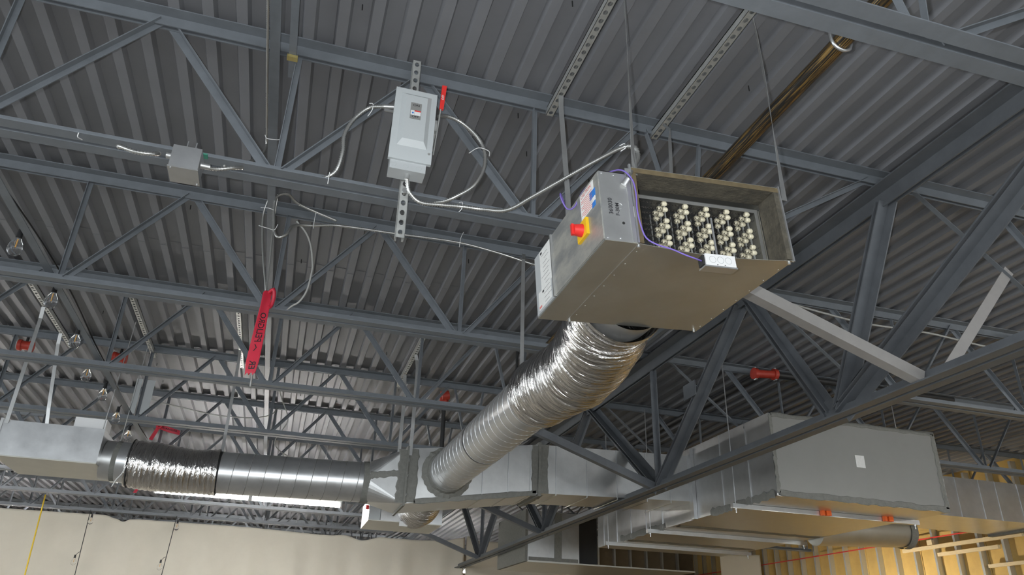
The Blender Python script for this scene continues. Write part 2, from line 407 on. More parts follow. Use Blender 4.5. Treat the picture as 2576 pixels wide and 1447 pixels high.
# ------------------------------------------------------------------ bridging along the joists
def bridging(x, z, ya, yb, lab, a=.045, m='joist_paint', up=(0,0,1), fl=1):
    mb = MB(); mb.angle((x, ya, z), (x, yb, z), a, a, .005, up, flip=fl)
    return tag(mb.build('bridging_angle', m, None, (x, ya, z)), lab, 'bridging')
bridging(-.398, 2.572, YN+2, YB-.3, 'long blue-grey bridging angle running lengthwise under the joists', .048)
bridging(-.308, 2.572, YN+2, 3.16, 'short bridging angle beside the long one, ending at a yellow weld', .035)
bridging(-1.57, 1.958, 1.0, 13.9, 'pale bridging angle at far left lying on the joist bottoms', .045)
bridging(2.9, 2.55, 5.0, 14, 'dark bridging angle close behind the girder', .04)
tag(MB().box((-.315, 2.985, 2.555), (-.265, 3.015, 2.571)).build('weld_tag', 'brass', None, (-.28, 3, 2.556)), 'yellow weld blob where the short bridging angle ends', 'weld')

# ------------------------------------------------------------------ the duct heater
O = V((.936, 2.112, 1.315)); EX = V((.764, 0, .057)).normalized(); EY = V((0, 1, 0)); EZ = EX.cross(EY)
def T(p): return O + EX*p[0] + EY*p[1] + EZ*p[2]
CW, W, HC, HH, D = .128, .772, .288, .322, .735
ht = thing('duct_heater', tuple(T((.4, .36, 0))), 'galvanized duct heater with open coil face hanging from the roof', 'heater')
t = .0025
mb = MB(); mb.box((0, 0, 0), (CW, t, HC), T); mb.box((0, D-t, 0), (CW, D, HC), T); mb.box((0, 0, HC-t), (CW, D, HC), T); mb.box((CW-t, 0, 0), (CW, D, HC), T); mb.box((0, t, t), (t, D-t, HC-t), T)
mb.build('control_box', 'galvanized', ht)
MB().box((0, 0, -t), (CW+.004, D, 0), T).build('control_box_bottom', 'galvanized_dull', ht)
# side doors of the control box (dusty)
door = MB().box((-.004, .004, .006), (0, .50, HC-.004), T).build('control_door', 'dusty_panel', ht)
MB().box((-.004, .508, .006), (0, .73, HC-.004), T).build('rear_panel', 'enclosure_mid_grey', ht)
for yy in (.50, .506): MB().box((-.012, yy, .003), (0, yy+.003, HC), T).build('door_flange', 'galvanized', door)
def side(y, z, off=.0055): return T((-off, y, z))      # point on the left side face
def slabel(name, y0, y1, z0, z1, m, par, off=.005):
    return MB().box((-off, y0, z0), (-.004, y1, z1), T).build(name, m, par)
slabel('warning_label', .047, .175, .17, .275, 'paper', door)
slabel('blue_label', .035, .085, .205, .235, 'print_blue', door, .0056)
slabel('blue_label', .04, .07, .165, .185, 'print_blue', door, .0056)
slabel('white_label', .038, .085, .186, .204, 'white_paint', door, .0056)
text('warning_print', 'CAUTION', .022, lambda u, v: side(.115 - u, .262+v, .0062), 'print_red', door)
for i in range(9): slabel('print_line', .062, .165-.02*(i % 3 == 2), .243-i*.0085, .2455-i*.0085, 'print_red', door, .0056)
rear = [o for o in ht.children if o.name.startswith('rear_panel')][0]
slabel('wiring_diagram', .515, .66, .10, .28, 'paper', rear); slabel('wiring_diagram', .545, .70, .018, .10, 'paper', rear)
for i in range(12): slabel('print_line', .54+random.random()*.03, .6+random.random()*.05, .03+i*.02, .0312+i*.02, 'marker', rear, .0054)
slabel('print_block', .63, .65, .262, .272, 'print_black', rear, .0056); slabel('print_block', .63, .65, .082, .09, 'print_black', rear, .0056); slabel('print_block', .665, .695, .024, .034, 'print_red', rear, .0056)
# rotary disconnect: yellow plate, red knob
sw = MB(); sw.hexa([T(p) for p in ((-.016, .115, .085), (-.004, .115, .085), (-.004, .205, .085), (-.016, .205, .085), (-.016, .115, .155), (-.004, .115, .155), (-.004, .205, .155), (-.016, .205, .155))])
swp = sw.build('switch_plate', 'switch_yellow', ht)
q = MB(); q.cyl(T((-.016, .16, .12)), T((-.05, .16, .12)), .026, 18, .021); q.build('switch_knob', 'switch_red', swp)
MB().box((-.058, .153, .098), (-.048, .167, .142), T).build('knob_grip', 'switch_red', swp)
# screws, knockouts, hole
for (x, z) in ((.012, .278), (.06, .276), (.112, .275), (.012, .01), (.06, .012), (.115, .012)):
    MB().cyl(T((x, 0, z)), T((x, -.003, z)), .0032, 8).build('screw', 'galvanized_bright', ht)
MB().cyl(T((.078, .001, .075)), T((.078, -.0012, .075)), .0055, 14).build('hole', 'rubber', ht)
MB().tube([T((.068+.012*math.cos(a), -.001, .145+.012*math.sin(a))) for a in [i*.26-1.4 for i in range(13)]], .0011, 5).build('knockout', 'galvanized_bright', ht)
def fr(u, v, cx, cz): return T((cx - v, -.0012, cz + u))     # text reading bottom to top on the front face
text('marker_number', '360030', .023, lambda u, v: fr(u, v, .034, .140), 'marker', ht)
text('marker_number', 'F-30M', .021, lambda u, v: fr(u, v, .060, .130), 'marker', ht)
MB().box((.113, -.0015, .105), (.125, -.0005, .150), T).build('small_label', 'white_paint', ht)
text('label_print', 'EHC', .010, lambda u, v: T((.119 - v, -.0021, .127 + u)), 'print_black', ht)
# coil casing
mb = MB(); mb.box((CW, 0, HH-t), (W, D, HH), T); mb.box((W-t, 0, 0), (W, D, HH), T); mb.box((CW, 0, 0), (CW+t, D, HH), T); mb.box((CW, D-t, 0), (W, D, .07), T); mb.box((CW, D-t, HH-.03), (W, D, HH), T)
mb.build('coil_casing', 'galvanized_dull', ht)
def sag(x, y):
    u = (x-CW)/(W-CW); k = max(0, 1-y/.16)
    return -.017*math.sin(math.pi*min(1, max(0, u)))*k*k
mb = MB(); nx, ny = 16, 10; vs_ = []; fs = []
for j in range(ny+1):
    y = D*(j/ny)**2
    for i in range(nx+1):
        x = CW+(W-CW)*i/nx; vs_.append(T((x, y, sag(x, y))))
N = len(vs_); vs_ += [p - EZ*.002 for p in vs_]
for j in range(ny):
    for i in range(nx):
        a = j*(nx+1)+i; fs += [(a, a+1, a+nx+2, a+nx+1), (N+a, N+a+nx+1, N+a+nx+2, N+a+1)]
for i in range(nx): fs.append((i, N+i, N+i+1, i+1))
mb.add(vs_, fs).build('bottom_panel', 'galvanized_dull', ht)
# seam and drive cleats along the opening, seam between the boxes
MB().box((W-.003, -.006, -.006), (W+.003, .004, HH+.004), T).build('edge_cleat', 'galvanized_bright', ht)
MB().box((CW-.004, -.006, .0), (CW+.003, .004, HH+.01), T).build('edge_cleat', 'galvanized_bright', ht)
MB().box((CW-.022, -.004, .0), (CW-.006, .0, HC+.012), T).build('mounting_flange', 'galvanized', ht)
MB().box((CW-.024, -.008, HC-.02), (CW+.0, -.004, HC+.02), T).build('strap_tab', 'galvanized_bright', ht)
MB().box((CW-.001, .0, -.004), (CW+.0025, D, .0), T).build('seam', 'galvanized', ht)
for p in ((CW+.005, .012, 0), (W-.012, .012, 0), (CW+.01, D-.015, 0), (W-.02, D-.01, 0)):
    MB().cyl(T(p), T((p[0], p[1], -.012)), .006, 8).build('bolt', 'galvanized_bright', ht)
for i in range(7):
    MB().cyl(T((CW+.02, .06+i*.1, 0)), T((CW+.02, .06+i*.1, -.0035)), .003, 6).build('screw', 'galvanized_bright', ht)
    MB().cyl(T((W-.012, .08+i*.1, 0)), T((W-.012, .08+i*.1, -.0035)), .003, 6).build('screw', 'galvanized_bright', ht)
# insulation lining inside the mouth
ld = .105
MB().box((CW+t, .001, HH-.022), (W-t, ld, HH-t), T).build('liner_top', 'liner', ht)
MB().box((W-.024, .001, .004), (W-t, ld, HH-.022), T).build('liner_side', 'liner', ht)
MB().box((CW+t, .001, .004), (CW+.024, ld, HH-.022), T).build('liner_side', 'liner_edge', ht)
MB().box((CW+t, -.0005, HH-.022), (W-t, .0012, HH-.002), T).build('liner_edge', 'liner_edge', ht)
# inner frame
fy = ld; mb = MB()
mb.box((CW+.03, fy, HH-.06), (W-.035, fy+.002, HH-.046), T); mb.box((W-.05, fy, .0), (W-.035, fy+.002, HH-.06), T)
mb.build('coil_frame', 'galvanized', ht)
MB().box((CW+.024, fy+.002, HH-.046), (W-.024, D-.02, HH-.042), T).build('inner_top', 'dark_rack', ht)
MB().box((W-.03, fy+.002, 0.004), (W-.026, D-.02, HH-.046), T).build('inner_side', 'galvanized_dull', ht)
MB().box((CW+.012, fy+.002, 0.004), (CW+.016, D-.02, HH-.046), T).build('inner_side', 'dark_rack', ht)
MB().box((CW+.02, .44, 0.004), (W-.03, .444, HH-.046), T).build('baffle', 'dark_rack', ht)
XC = [.322+.0925*i for i in range(5)]; ZR = [.257, .231, .181, .156, .108, .083, .035, .012]; YD = [.118, .154, .19]
zr_used = [z for z in ZR if z > .02]
for x in XC:
    for y in YD + [.235]: MB().box((x-.001, y-.004, .006), (x+.001, y+.004, HH-.047), T).build('element_bracket', 'strut_steel', ht)
ins0 = None
im = MB(); im.cyl((-.009, 0, 0), (-.004, 0, 0), .008, 10, .011); im.cyl((-.004, 0, 0), (.006, 0, 0), .011, 10); im.cyl((.006, 0, 0), (.012, 0, 0), .010, 10, .007)
rotm = Matrix((EX, EY, EZ)).transposed()
for x in XC:
    for y in YD:
        for z in zr_used:
            if ins0 is None:
                ins0 = im.build('ceramic_insulator', 'ceramic'); ins0.parent = ht; o = ins0
            else: o = share('ceramic_insulator', ins0, ht, (0, 0, 0))
            o.location = T((x, y, z)) - V(ht.location); o.rotation_euler = rotm.to_euler()
for y in YD:
    for z in zr_used:
        pts = []; n = 168; x0, x1 = CW+.03, XC[-1]+.03
        for i in range(n+1):
            a = i*math.pi/2; pts.append(T((x0+(x1-x0)*i/n, y+.0045*math.sin(a), z+.0045*math.cos(a))))
        MB().tube(pts, .0011, 3, caps=False).build('heating_coil', 'element_wire', ht)
MB().box((XC[3]+.012, .41, .09), (XC[3]+.06, .414, .15), T).build('inner_label', 'white_paint', ht)
# round outlet collar at the back
cX, cZ = T((.45, D, .165)).x, T((.45, D, .165)).z
MB().cyl((cX, 2.84, cZ), (cX, 2.99, cZ), .19, 40, caps=False).build('outlet_collar', 'galvanized', ht)
# ------------------------------------------------------------------ sensor box on the lip with probe, purple cable
sb = thing('sensor_box', (1.37, 2.1, 1.285), 'white metal sensor box with probe on the heater mouth', 'sensor')
def TS(p): return V((1.305, 2.072, 1.262)) + EX*p[0] + EY*p[1] + EZ*p[2]
MB().box((0, 0, 0), (.122, .04, .046), TS).build('box_body', 'white_paint', sb)
MB().box((-.008, .006, .004), (0, .038, .042), TS).build('end_cap', 'rubber', sb)
MB().box((-.006, -.001, -.006), (.126, .042, 0), TS).build('base_flange', 'galvanized', sb)
for i in range(3):
    c = (.028+.032*i, .024)
    MB().tube([TS((c[0]+.013*math.cos(a*.2618), -.0008, c[1]+.013*math.sin(a*.2618))) for a in range(25)], .0007, 4).build('knockout', 'enclosure_mid_grey', sb)
for x in (.045, .075): MB().cyl(TS((x, 0, .004)), TS((x, -.002, .004)), .0018, 6).build('screw', 'rubber', sb)
MB().cyl(TS((.063, .02, .046)), TS((.063, .02, .052)), .012, 12).build('probe_nut', 'galvanized', sb)
MB().cyl(TS((.063, .02, .05)), TS((.071, .03, .215)), .0042, 10).build('probe', 'galvanized_bright', sb)
pc = [(.90, 2.42, 1.63), (.86, 2.36, 1.64), (.85, 2.33, 1.60), (.875, 2.33, 1.555), (.905, 2.33, 1.57), (.925, 2.30, 1.62), (.96, 2.25, 1.66), (1.0, 2.12, 1.628), (1.035, 2.09, 1.58), (1.05, 2.088, 1.52), (1.052, 2.088, 1.45), (1.062, 2.088, 1.39), (1.08, 2.085, 1.335), (1.12, 2.08, 1.312), (1.17, 2.07, 1.298), (1.22, 2.066, 1.282), (1.262, 2.066, 1.274), (1.298, 2.09, 1.284)]
tag(MB().tube(pc, .003, 7, .012).build('control_cable', 'cable_purple', None, pc[0]), 'purple control cable looping from heater box to white sensor', 'cable')
# ------------------------------------------------------------------ perforated struts
def strut(p0, p1, face, n_holes, lab, cat='strut', hole=(.014, .011), w=.041, h=.041, pad=.02, group=None):
    """U channel with slotted web; face = outward normal of slotted web"""
    p0, p1 = V(p0), V(p1); d = (p1-p0).normalized(); nrm = V(face); nrm = (nrm-d*nrm.dot(d)).normalized(); s = d.cross(nrm); L = (p1-p0).length
    th = thing('channel_strut', tuple(p0), lab, cat, group)
    def R(a, b, c): return p0 + d*a + s*b + nrm*c
    mb = MB(); cell = (L)/n_holes; hl, hw = hole
    for c in (0, -.0025):
        for i in range(n_holes):
            a0, a1 = i*cell, (i+1)*cell; m = (a0+a1)/2
            ring = [(m+hl*math.cos(x*math.pi/4+math.pi/8)*1.05, hw*math.sin(x*math.pi/4+math.pi/8)*1.05) for x in range(8)]
            outer = [(a1, w/2*.42), (m+hl*.4, w/2), (m-hl*.4, w/2), (a0, w/2*.42), (a0, -w/2*.42), (m-hl*.4, -w/2), (m+hl*.4, -w/2), (a1, -w/2*.42)]
            vs_ = [R(a, b, c) for a, b in ring] + [R(a, b, c) for a, b in outer] + [R(a1, w/2, c), R(a0, w/2, c), R(a0, -w/2, c), R(a1, -w/2, c)]
            fs = [(k, 8+k, 8+(k+1) % 8, (k+1) % 8) for k in range(8)] + [(8, 16, 9), (10, 17, 11), (12, 18, 13), (14, 19, 15)]
            if c: fs = [f[::-1] for f in fs]
            mb.add(vs_, fs)
    mb.build('slotted_web', 'strut_steel', th)
    for sg in (1, -1):
        mb = MB(); vs_ = [R(a, sg*w/2, c) for a in (0, L) for c in (0, -h)] + [R(a, sg*(w/2-.0025), c) for a in (0, L) for c in (0, -h)]
        mb.hexa([vs_[0], vs_[2], vs_[6], vs_[4], vs_[1], vs_[3], vs_[7], vs_[5]]); mb.build('flange', 'strut_steel', th)
        mb = MB(); vs_ = [R(a, sg*b, c) for c in (-h, -h+.007) for a, b in ((0, w/2), (L, w/2), (L, w/2-.009), (0, w/2-.009))]
        mb.hexa(vs_); mb.build('lip', 'strut_steel', th)
    return th
strut((1.045, .9, 2.60), (1.045, 3.05, 2.60), (0, 0, -1), 41, 'slotted steel channel above the heater, left of the pair')
strut((1.66, .9, 2.60), (1.66, 3.05, 2.60), (0, 0, -1), 41, 'slotted steel channel above the heater, right of the pair')
sv = strut((.302, 2.93, 2.66), (.31, 2.915, 1.635), (0, -1, 0), 20, 'upright slotted steel channel that the grey safety switch hangs on')
MB().cyl((.308, 2.93, 1.875), (.308, 2.906, 1.875), .013, 14).build('bolt', 'galvanized_bright', sv)
strut((-2.27, 6.3, 2.612), (-2.27, 8.0, 2.612), (0, 0, -1), 30, 'slotted channel near the deck at far left over the small unit')
strut((-1.50, 6.3, 2.612), (-1.50, 8.0, 2.612), (0, 0, -1), 30, 'slotted channel near the deck above the foil duct')
strut((-.635, 6.3, 2.612), (-.635, 8.0, 2.612), (0, 0, -1), 30, 'slotted channel near the deck left of the long bridging angle')
strut((1.01, 6.3, 2.612), (1.01, 8.0, 2.612), (0, 0, -1), 30, 'slotted channel near the deck above the duct transition')
# ------------------------------------------------------------------ hanger straps
def strap(pts, lab, w=.022, wd=(1, 0, 0), m='galvanized', group=None):
    P = [V(p) for p in pts]; mb = MB(); W_ = V(wd) if not isinstance(wd, list) else None; vs_ = []
    for i, p in enumerate(P):
        ww = V(wd[i]).normalized() if W_ is None else W_
        d = (P[min(i+1, len(P)-1)]-P[max(i-1, 0)]).normalized(); n = d.cross(ww).normalized()
        vs_ += [p-ww*w/2-n*.0008, p+ww*w/2-n*.0008, p+ww*w/2+n*.0008, p-ww*w/2+n*.0008]
    fs = [(4*i+k, 4*i+(k+1) % 4, 4*i+4+(k+1) % 4, 4*i+4+k) for i in range(len(P)-1) for k in range(4)] + [(3, 2, 1, 0), tuple(4*len(P)-4+k for k in range(4))]
    o = mb.add(vs_, fs).build('hanger_strap', m, None, P[0]); return tag(o, lab, 'strap', group)
strap([(1.035, 2.86, 2.585), (1.02, 2.80, 2.53), (1.02, 2.80, 2.45), (1.055, 2.80, 1.95), (1.062, 2.80, 1.60)], 'flat steel strap dropping from channel to heater back left', .026)
strap([(1.07, 2.16, 2.60), (1.062, 2.13, 2.54), (1.062, 2.128, 2.3), (1.064, 2.125, 1.75), (1.064, 2.118, 1.62)], 'flat steel strap dropping to heater front beside bent conduit', .024,
      wd=[(1, .3, 0), (.6, .8, 0), (.4, .9, 0), (.8, .5, 0), (1, .1, 0)])
strap([(1.64, 2.90, 2.585), (1.62, 2.80, 2.47), (1.61, 2.79, 2.4), (1.60, 2.79, 2.1), (1.60, 2.79, 1.67)], 'flat steel strap behind the heater, partly hidden by its mouth', .022, wd=[(.3, 1, 0), (.2, 1, 0), (.9, .3, 0), (1, 0, 0), (1, 0, 0)])
strap([(1.685, 2.115, 2.60), (1.69, 2.112, 2.5), (1.697, 2.112, 2.3), (1.702, 2.112, 2.05), (1.706, 2.112, 1.70), (1.706, 2.112, 1.64)], 'flat steel strap dropping to the heater front right corner', .024, wd=[(.5, .9, 0), (.4, .9, 0), (.3, .95, 0), (.6, .8, 0), (1, .2, 0), (1, 0, 0)])
strap([(1.375, 4.545, 2.585), (1.362, 4.50, 2.535), (1.352, 4.47, 2.50), (1.352, 4.47, 2.42), (1.36, 4.47, 1.70)], 'flat steel strap holding up the foil flex behind the heater', .026)
# ------------------------------------------------------------------ near spiral duct with foil flex
def lerp(a, b, u): return a+(b-a)*u
sd = thing('spiral_duct', (1.43, 5.5, 1.48), 'round spiral-seam duct rising from rectangular duct toward the heater', 'duct')
s0, s1 = V((1.445, 4.15, 1.485)), V((1.41, 6.9, 1.495)); RS = .181
MB().cyl(s0, s1, RS, 56, caps=False).build('duct_shell', 'galvanized', sd)
def helix(a, b, r, pitch, rad, nper=28):
    a, b = V(a), V(b); L = (b-a).length; d = (b-a)/L; u = V((0, 0, 1)); u = (u-d*u.dot(d)).normalized(); w = d.cross(u); n = int(L/pitch*nper)
    return [a + d*L*i/n + (w*math.cos(i*6.28318/nper) + u*math.sin(i*6.28318/nper))*r for i in range(n+1)]
MB().tube(helix(s0, s1, RS, .115, 0), .0034, 4, caps=False).build('seam', 'galvanized_bright', sd)
MB().cyl((1.425, 5.62, 1.489), (1.424, 5.68, 1.489), RS+.004, 48, caps=False).build('coupling_band', 'galvanized', sd)
for k, (yc, rr) in enumerate(((6.86, .2), (6.9, .235))):
    ring = MB(); n = 48; vs_ = []
    for i in range(n):
        a = i*6.28318/n; r_out = rr*(1+random.uniform(-.02, .05))
        vs_ += [(1.41+math.cos(a)*RS, yc-.03, 1.495+math.sin(a)*RS), (1.41+math.cos(a)*(RS+.008), yc-.02, 1.495+math.sin(a)*(RS+.008)), (1.41+math.cos(a)*r_out, 6.917, 1.495+math.sin(a)*r_out)]
    fs = [(3*i+j, 3*i+j+1, 3*((i+1) % n)+j+1, 3*((i+1) % n)+j) for i in range(n) for j in range(2)]
    ring.add(vs_, fs).build('sealant_ring', 'mastic', sd)
fx = thing('flex_duct', (1.42, 3.5, 1.3), 'crinkled silver foil flex duct sagging behind the hanging heater', 'flex duct')
def crinkle(L):
    return .213 + .0022*math.sin(L*160) + .004*math.sin(L*23+1) + .002*math.sin(L*61)
fpts = [(cX, 2.93, cZ), (cX+.01, 3.1, cZ-.004), (1.425, 3.3, 1.465), (1.46, 3.6, 1.448), (1.468, 3.85, 1.45), (1.452, 4.15, 1.48), (1.447, 4.36, 1.486)]
def flex_mesh(pts, rfun, n=72, step=.0055, seed=3, amp=.0035):
    rnd = random.Random(seed); P = path(pts, step); mb = MB(); rings = []; acc = []; L = 0; up = V((0, 0, 1))
    ph = [(rnd.uniform(0, 6.28), rnd.randint(2, 9), rnd.uniform(8, 60), rnd.uniform(.2, 1)) for _ in range(14)]
    for i, p in enumerate(P):
        if i: L += (P[i]-P[i-1]).length
        acc.append(L); d = (P[min(i+1, len(P)-1)]-P[max(i-1, 0)]).normalized(); u = (up-d*up.dot(d)).normalized(); w = d.cross(u); g = []
        for k in range(n):
            a = 6.28318530718*k/n; r_ = rfun(L) + amp*sum(m*math.sin(j*a+f*L+q) for q, j, f, m in ph)/5
            g.append(p+(w*math.cos(a)+u*math.sin(a))*r_)
        rings.append(g)
    vs_ = [p for g in rings for p in g]; fs = []; uvs = []
    for i in range(len(P)-1):
        for k in range(n):
            fs.append((i*n+k, i*n+(k+1) % n, (i+1)*n+(k+1) % n, (i+1)*n+k)); uvs.append(((acc[i], k/n), (acc[i], (k+1)/n), (acc[i+1], (k+1)/n), (acc[i+1], k/n)))
    return mb.add(vs_, fs, uvs, smooth=True)
flex_mesh(fpts, crinkle).build('foil_sleeve', 'foil', fx)
for yy, rr in ((2.975, .216), (4.33, .205)):
    c = V((cX, yy, cZ)) if yy < 3 else V((1.447, yy, 1.486))
    MB().tube([c + V((math.cos(a*.2094)*rr, 0, math.sin(a*.2094)*rr)) for a in range(31)], .006, 6).build('clamp_band', 'galvanized_bright' if yy > 3 else 'foil', fx)
# ------------------------------------------------------------------ rectangular main duct
md = thing('rectangular_duct', (2.4, 7.22, 1.2), 'long galvanized rectangular duct with taped joint behind the spiral duct', 'duct')
def duct_sec(L_, R_, nm, m='galvanized'):
    (xa, za0, za1), (xb, zb0, zb1) = L_, R_; y0, y1 = 6.92, 7.52
    mb = MB(); mb.hexa([(xa, y0, za0), (xb, y0, zb0), (xb, y1, zb0), (xa, y1, za0), (xa, y0, za1), (xb, y0, zb1), (xb, y1, zb1), (xa, y1, za1)])
    return mb.build(nm, m, md)
s1 = duct_sec((1.03, 1.185, 1.685), (2.30, 1.375, 1.848), 'duct_section'); s2 = duct_sec((2.32, 1.385, 1.852), (3.952, 1.44, 1.90), 'duct_section')
tr = MB(); n = 32
cor = [V((1.03, 7.52, 1.685)), V((1.03, 6.92, 1.685)), V((1.03, 6.92, 1.185)), V((1.03, 7.52, 1.185))]
cp = [V((.70, 7.22+.181*math.cos(6.28318*i/n), 1.40+.181*math.sin(6.28318*i/n))) for i in range(n)]
for q_ in range(4):
    for i in range(8):
        k = q_*8+i; tr.add([cp[k], cp[(k+1) % n], cor[q_]], [(0, 1, 2)], smooth=False)
    tr.add([cp[(q_*8+8) % n], cor[(q_+1) % 4], cor[q_]], [(0, 1, 2)])
tr.build('transition', 'galvanized', md)
for x, z0, z1 in ((1.75, 1.293, 1.775), (2.0, 1.33, 1.81), (2.22, 1.363, 1.838), (2.48, 1.379, 1.857), (2.80, 1.386, 1.866), (3.12, 1.393, 1.876), (3.44, 1.4, 1.885), (3.7, 1.406, 1.892)):
    MB().box((x-.004, 6.914, z0), (x+.004, 6.922, z1)).build('standing_seam', 'galvanized_bright', md)
    MB().box((x-.004, 6.92, z0-.006), (x+.004, 7.52, z0)).build('standing_seam', 'galvanized_dull', md)
MB().box((1.022, 6.90, 1.165), (1.04, 7.54, 1.705)).build('joint_flange', 'mastic', md)
MB().box((2.296, 6.90, 1.355), (2.324, 7.54, 1.87)).build('joint_flange', 'mastic', md)
for args in (((1.0, 6.917, 1.19), (1.0, 6.917, 1.67), (1, 0, 0), .1), ((1.09, 6.917, 1.2), (1.09, 6.917, 1.685), (1, 0, 0), .09), ((2.27, 6.917, 1.38), (2.27, 6.917, 1.84), (1, 0, 0), .07),
             ((2.36, 6.917, 1.385), (2.36, 6.917, 1.855), (1, 0, 0), .08), ((1.12, 6.917, 1.212), (2.28, 6.917, 1.385), (0, 0, 1), .05), ((.72, 7.03, 1.43), (1.0, 6.93, 1.46), (0, 0, 1), .06)):
    a, b, w_, ww = args; vv, ff = jag(a, b, w_, ww, (0, -1, 0)); MB().add(vv, ff).build('sealant_strip', 'mastic', md)
vv, ff = jag((2.31, 6.92, 1.371), (2.31, 7.52, 1.371), (1, 0, 0), .12, (0, 0, -1)); MB().add(vv, ff).build('sealant_strip', 'mastic', md)
MB().tube([(.70+.012*math.sin(i*2.1), 7.22+.188*math.cos(i*.1963), 1.40+.188*math.sin(i*.1963)) for i in range(33)], .034, 6).build('sealant_ring', 'mastic', md) if False else None
MB().cyl((.665, 7.22, 1.40), (.735, 7.22, 1.40), .187, 40, .192, caps=False).build('sealant_ring', 'mastic', md)
# left round duct with its own foil flex
ld_ = thing('spiral_duct', (0, 7.22, 1.385), 'horizontal round spiral duct shining above the strip light', 'duct')
a, b = V((-.60, 7.22, 1.372)), V((.70, 7.22, 1.40)); MB().cyl(a, b, .181, 56, caps=False).build('duct_shell', 'galvanized_bright', ld_)
MB().tube(helix(a, b, .181, .135, 0), .0035, 4, caps=False).build('seam', 'duct_grey', ld_)
MB().cyl((-.605, 7.22, 1.372), (-.585, 7.22, 1.372), .185, 40, caps=False).build('end_band', 'rubber', ld_)
f2 = thing('flex_duct', (-.95, 7.22, 1.37), 'short crinkled foil duct sleeve at the left round duct', 'flex duct')
flex_mesh([(-1.33, 7.22, 1.385), (-1.1, 7.22, 1.372), (-.85, 7.22, 1.362), (-.6, 7.22, 1.372)], lambda L: .198+.003*math.sin(L*150)+.008*math.sin(L*9), seed=9).build('foil_sleeve', 'foil', f2)
tr_ = MB(); tr_.tube([(-1.315+.0, 7.22+.203*math.cos(i*.2094), 1.384+.203*math.sin(i*.2094)) for i in range(31)], .006, 5); tr_.build('clamp_band', 'rubber', f2)
MB().tube([(-1.31, 7.02, 1.33), (-1.33, 7.0, 1.25), (-1.36, 7.0, 1.2), (-1.38, 7.0, 1.14)], .004, 6, .02).build('tie_tail', 'white_paint', f2)
strap([(-.64, 7.40, 2.60), (-.63, 7.39, 2.5), (-.615, 7.36, 1.75), (-.61, 7.33, 1.53)], 'flat steel strap holding the left round duct', .028)
strap([(1.015, 6.90, 2.60), (1.03, 6.905, 2.55), (1.045, 6.905, 2.46), (1.05, 6.905, 1.62)], 'bright flat strap on the near side of the duct joint', .034)
strap([(1.012, 7.53, 2.60), (1.02, 7.53, 2.5), (1.03, 7.53, 2.4), (1.03, 7.53, 1.62)], 'bright flat strap on the far side of the duct joint', .034)
# ------------------------------------------------------------------ left terminal unit
lu = thing('terminal_unit', (-1.9, 7.35, 1.31), 'galvanized box unit at the far left end of the round duct', 'air terminal')
MB().box((-2.30, 6.97, 1.315), (-1.535, 7.74, 1.60)).build('casing', 'galvanized_bright', lu)
MB().box((-2.30, 6.97, 1.305), (-1.535, 7.74, 1.315)).build('bottom_panel', 'galvanized_dull', lu)
MB().box((-2.315, 6.96, 1.30), (-2.295, 6.985, 1.61)).build('corner_flange', 'galvanized', lu)
MB().box((-1.55, 7.70, 1.298), (-1.49, 7.76, 1.33)).build('mounting_foot', 'galvanized_bright', lu)
MB().box((-1.80, 7.05, 1.602), (-1.555, 7.25, 1.70)).build('control_cabinet', 'white_paint', lu)
MB().cyl((-1.535, 7.22, 1.395), (-1.44, 7.22, 1.39), .165, 40, caps=False).build('outlet_collar', 'galvanized', lu)
MB().cyl((-1.45, 7.22, 1.392), (-1.40, 7.22, 1.39), .17, 40, .165, caps=False).build('sealant_ring', 'mastic', lu)
MB().cyl((-1.41, 7.22, 1.388), (-1.31, 7.22, 1.385), .172, 40, caps=False).build('outlet_sleeve', 'galvanized_bright', lu)
strap([(-2.27, 6.93, 2.60), (-2.27, 6.95, 2.5), (-2.27, 6.96, 1.75), (-2.27, 6.962, 1.57)], 'flat steel strap at the near left corner of the small unit', .03)
strap([(-2.27, 7.58, 2.60), (-2.27, 7.6, 2.5), (-2.2, 7.66, 1.9), (-2.16, 7.70, 1.60)], 'flat steel strap at the far left corner of the small unit', .03)
for k, (x, y) in enumerate(((-1.56, 7.0), (-1.545, 7.68))):
    tag(MB().cyl((x+.03, y, 2.6), (x, y, 1.60 if k == 0 else 1.3), .004, 6).build('hanger_wire', 'galvanized', None, (x, y, 1.6)), ('thin wire at near right' if k == 0 else 'thin wire at far right') + ' corner of the small left unit', 'wire')
# third terminal unit behind the duct
tu = thing('terminal_unit', (1.3, 8.6, 1.22), 'small grey box unit with red switch below the duct joint', 'air terminal')
MB().box((1.0, 8.25, 1.225), (1.66, 8.95, 1.46)).build('casing', 'galvanized_bright', tu)
MB().box((.875, 8.25, 1.225), (.995, 8.95, 1.46)).build('control_box', 'enclosure_grey', tu)
MB().box((.875, 8.25, 1.216), (1.66, 8.95, 1.2245)).build('bottom_panel', 'galvanized_dull', tu)
MB().cyl((.875, 8.34, 1.36), (.845, 8.34, 1.36), .022, 14).build('switch_knob', 'switch_red', tu)
MB().box((1.2, 8.20, 1.175), (1.285, 8.24, 1.225)).build('sensor', 'white_paint', tu)
f3 = thing('flex_duct', (1.35, 7.9, 1.2), 'sagging foil flex duct between rectangular duct and the unit behind', 'flex duct')
flex_mesh([(1.38, 7.5, 1.44), (1.38, 7.75, 1.42), (1.38, 8.0, 1.36), (1.36, 8.26, 1.35)], lambda L: .185+.004*math.sin(L*150), seed=4).build('foil_sleeve', 'foil', f3)

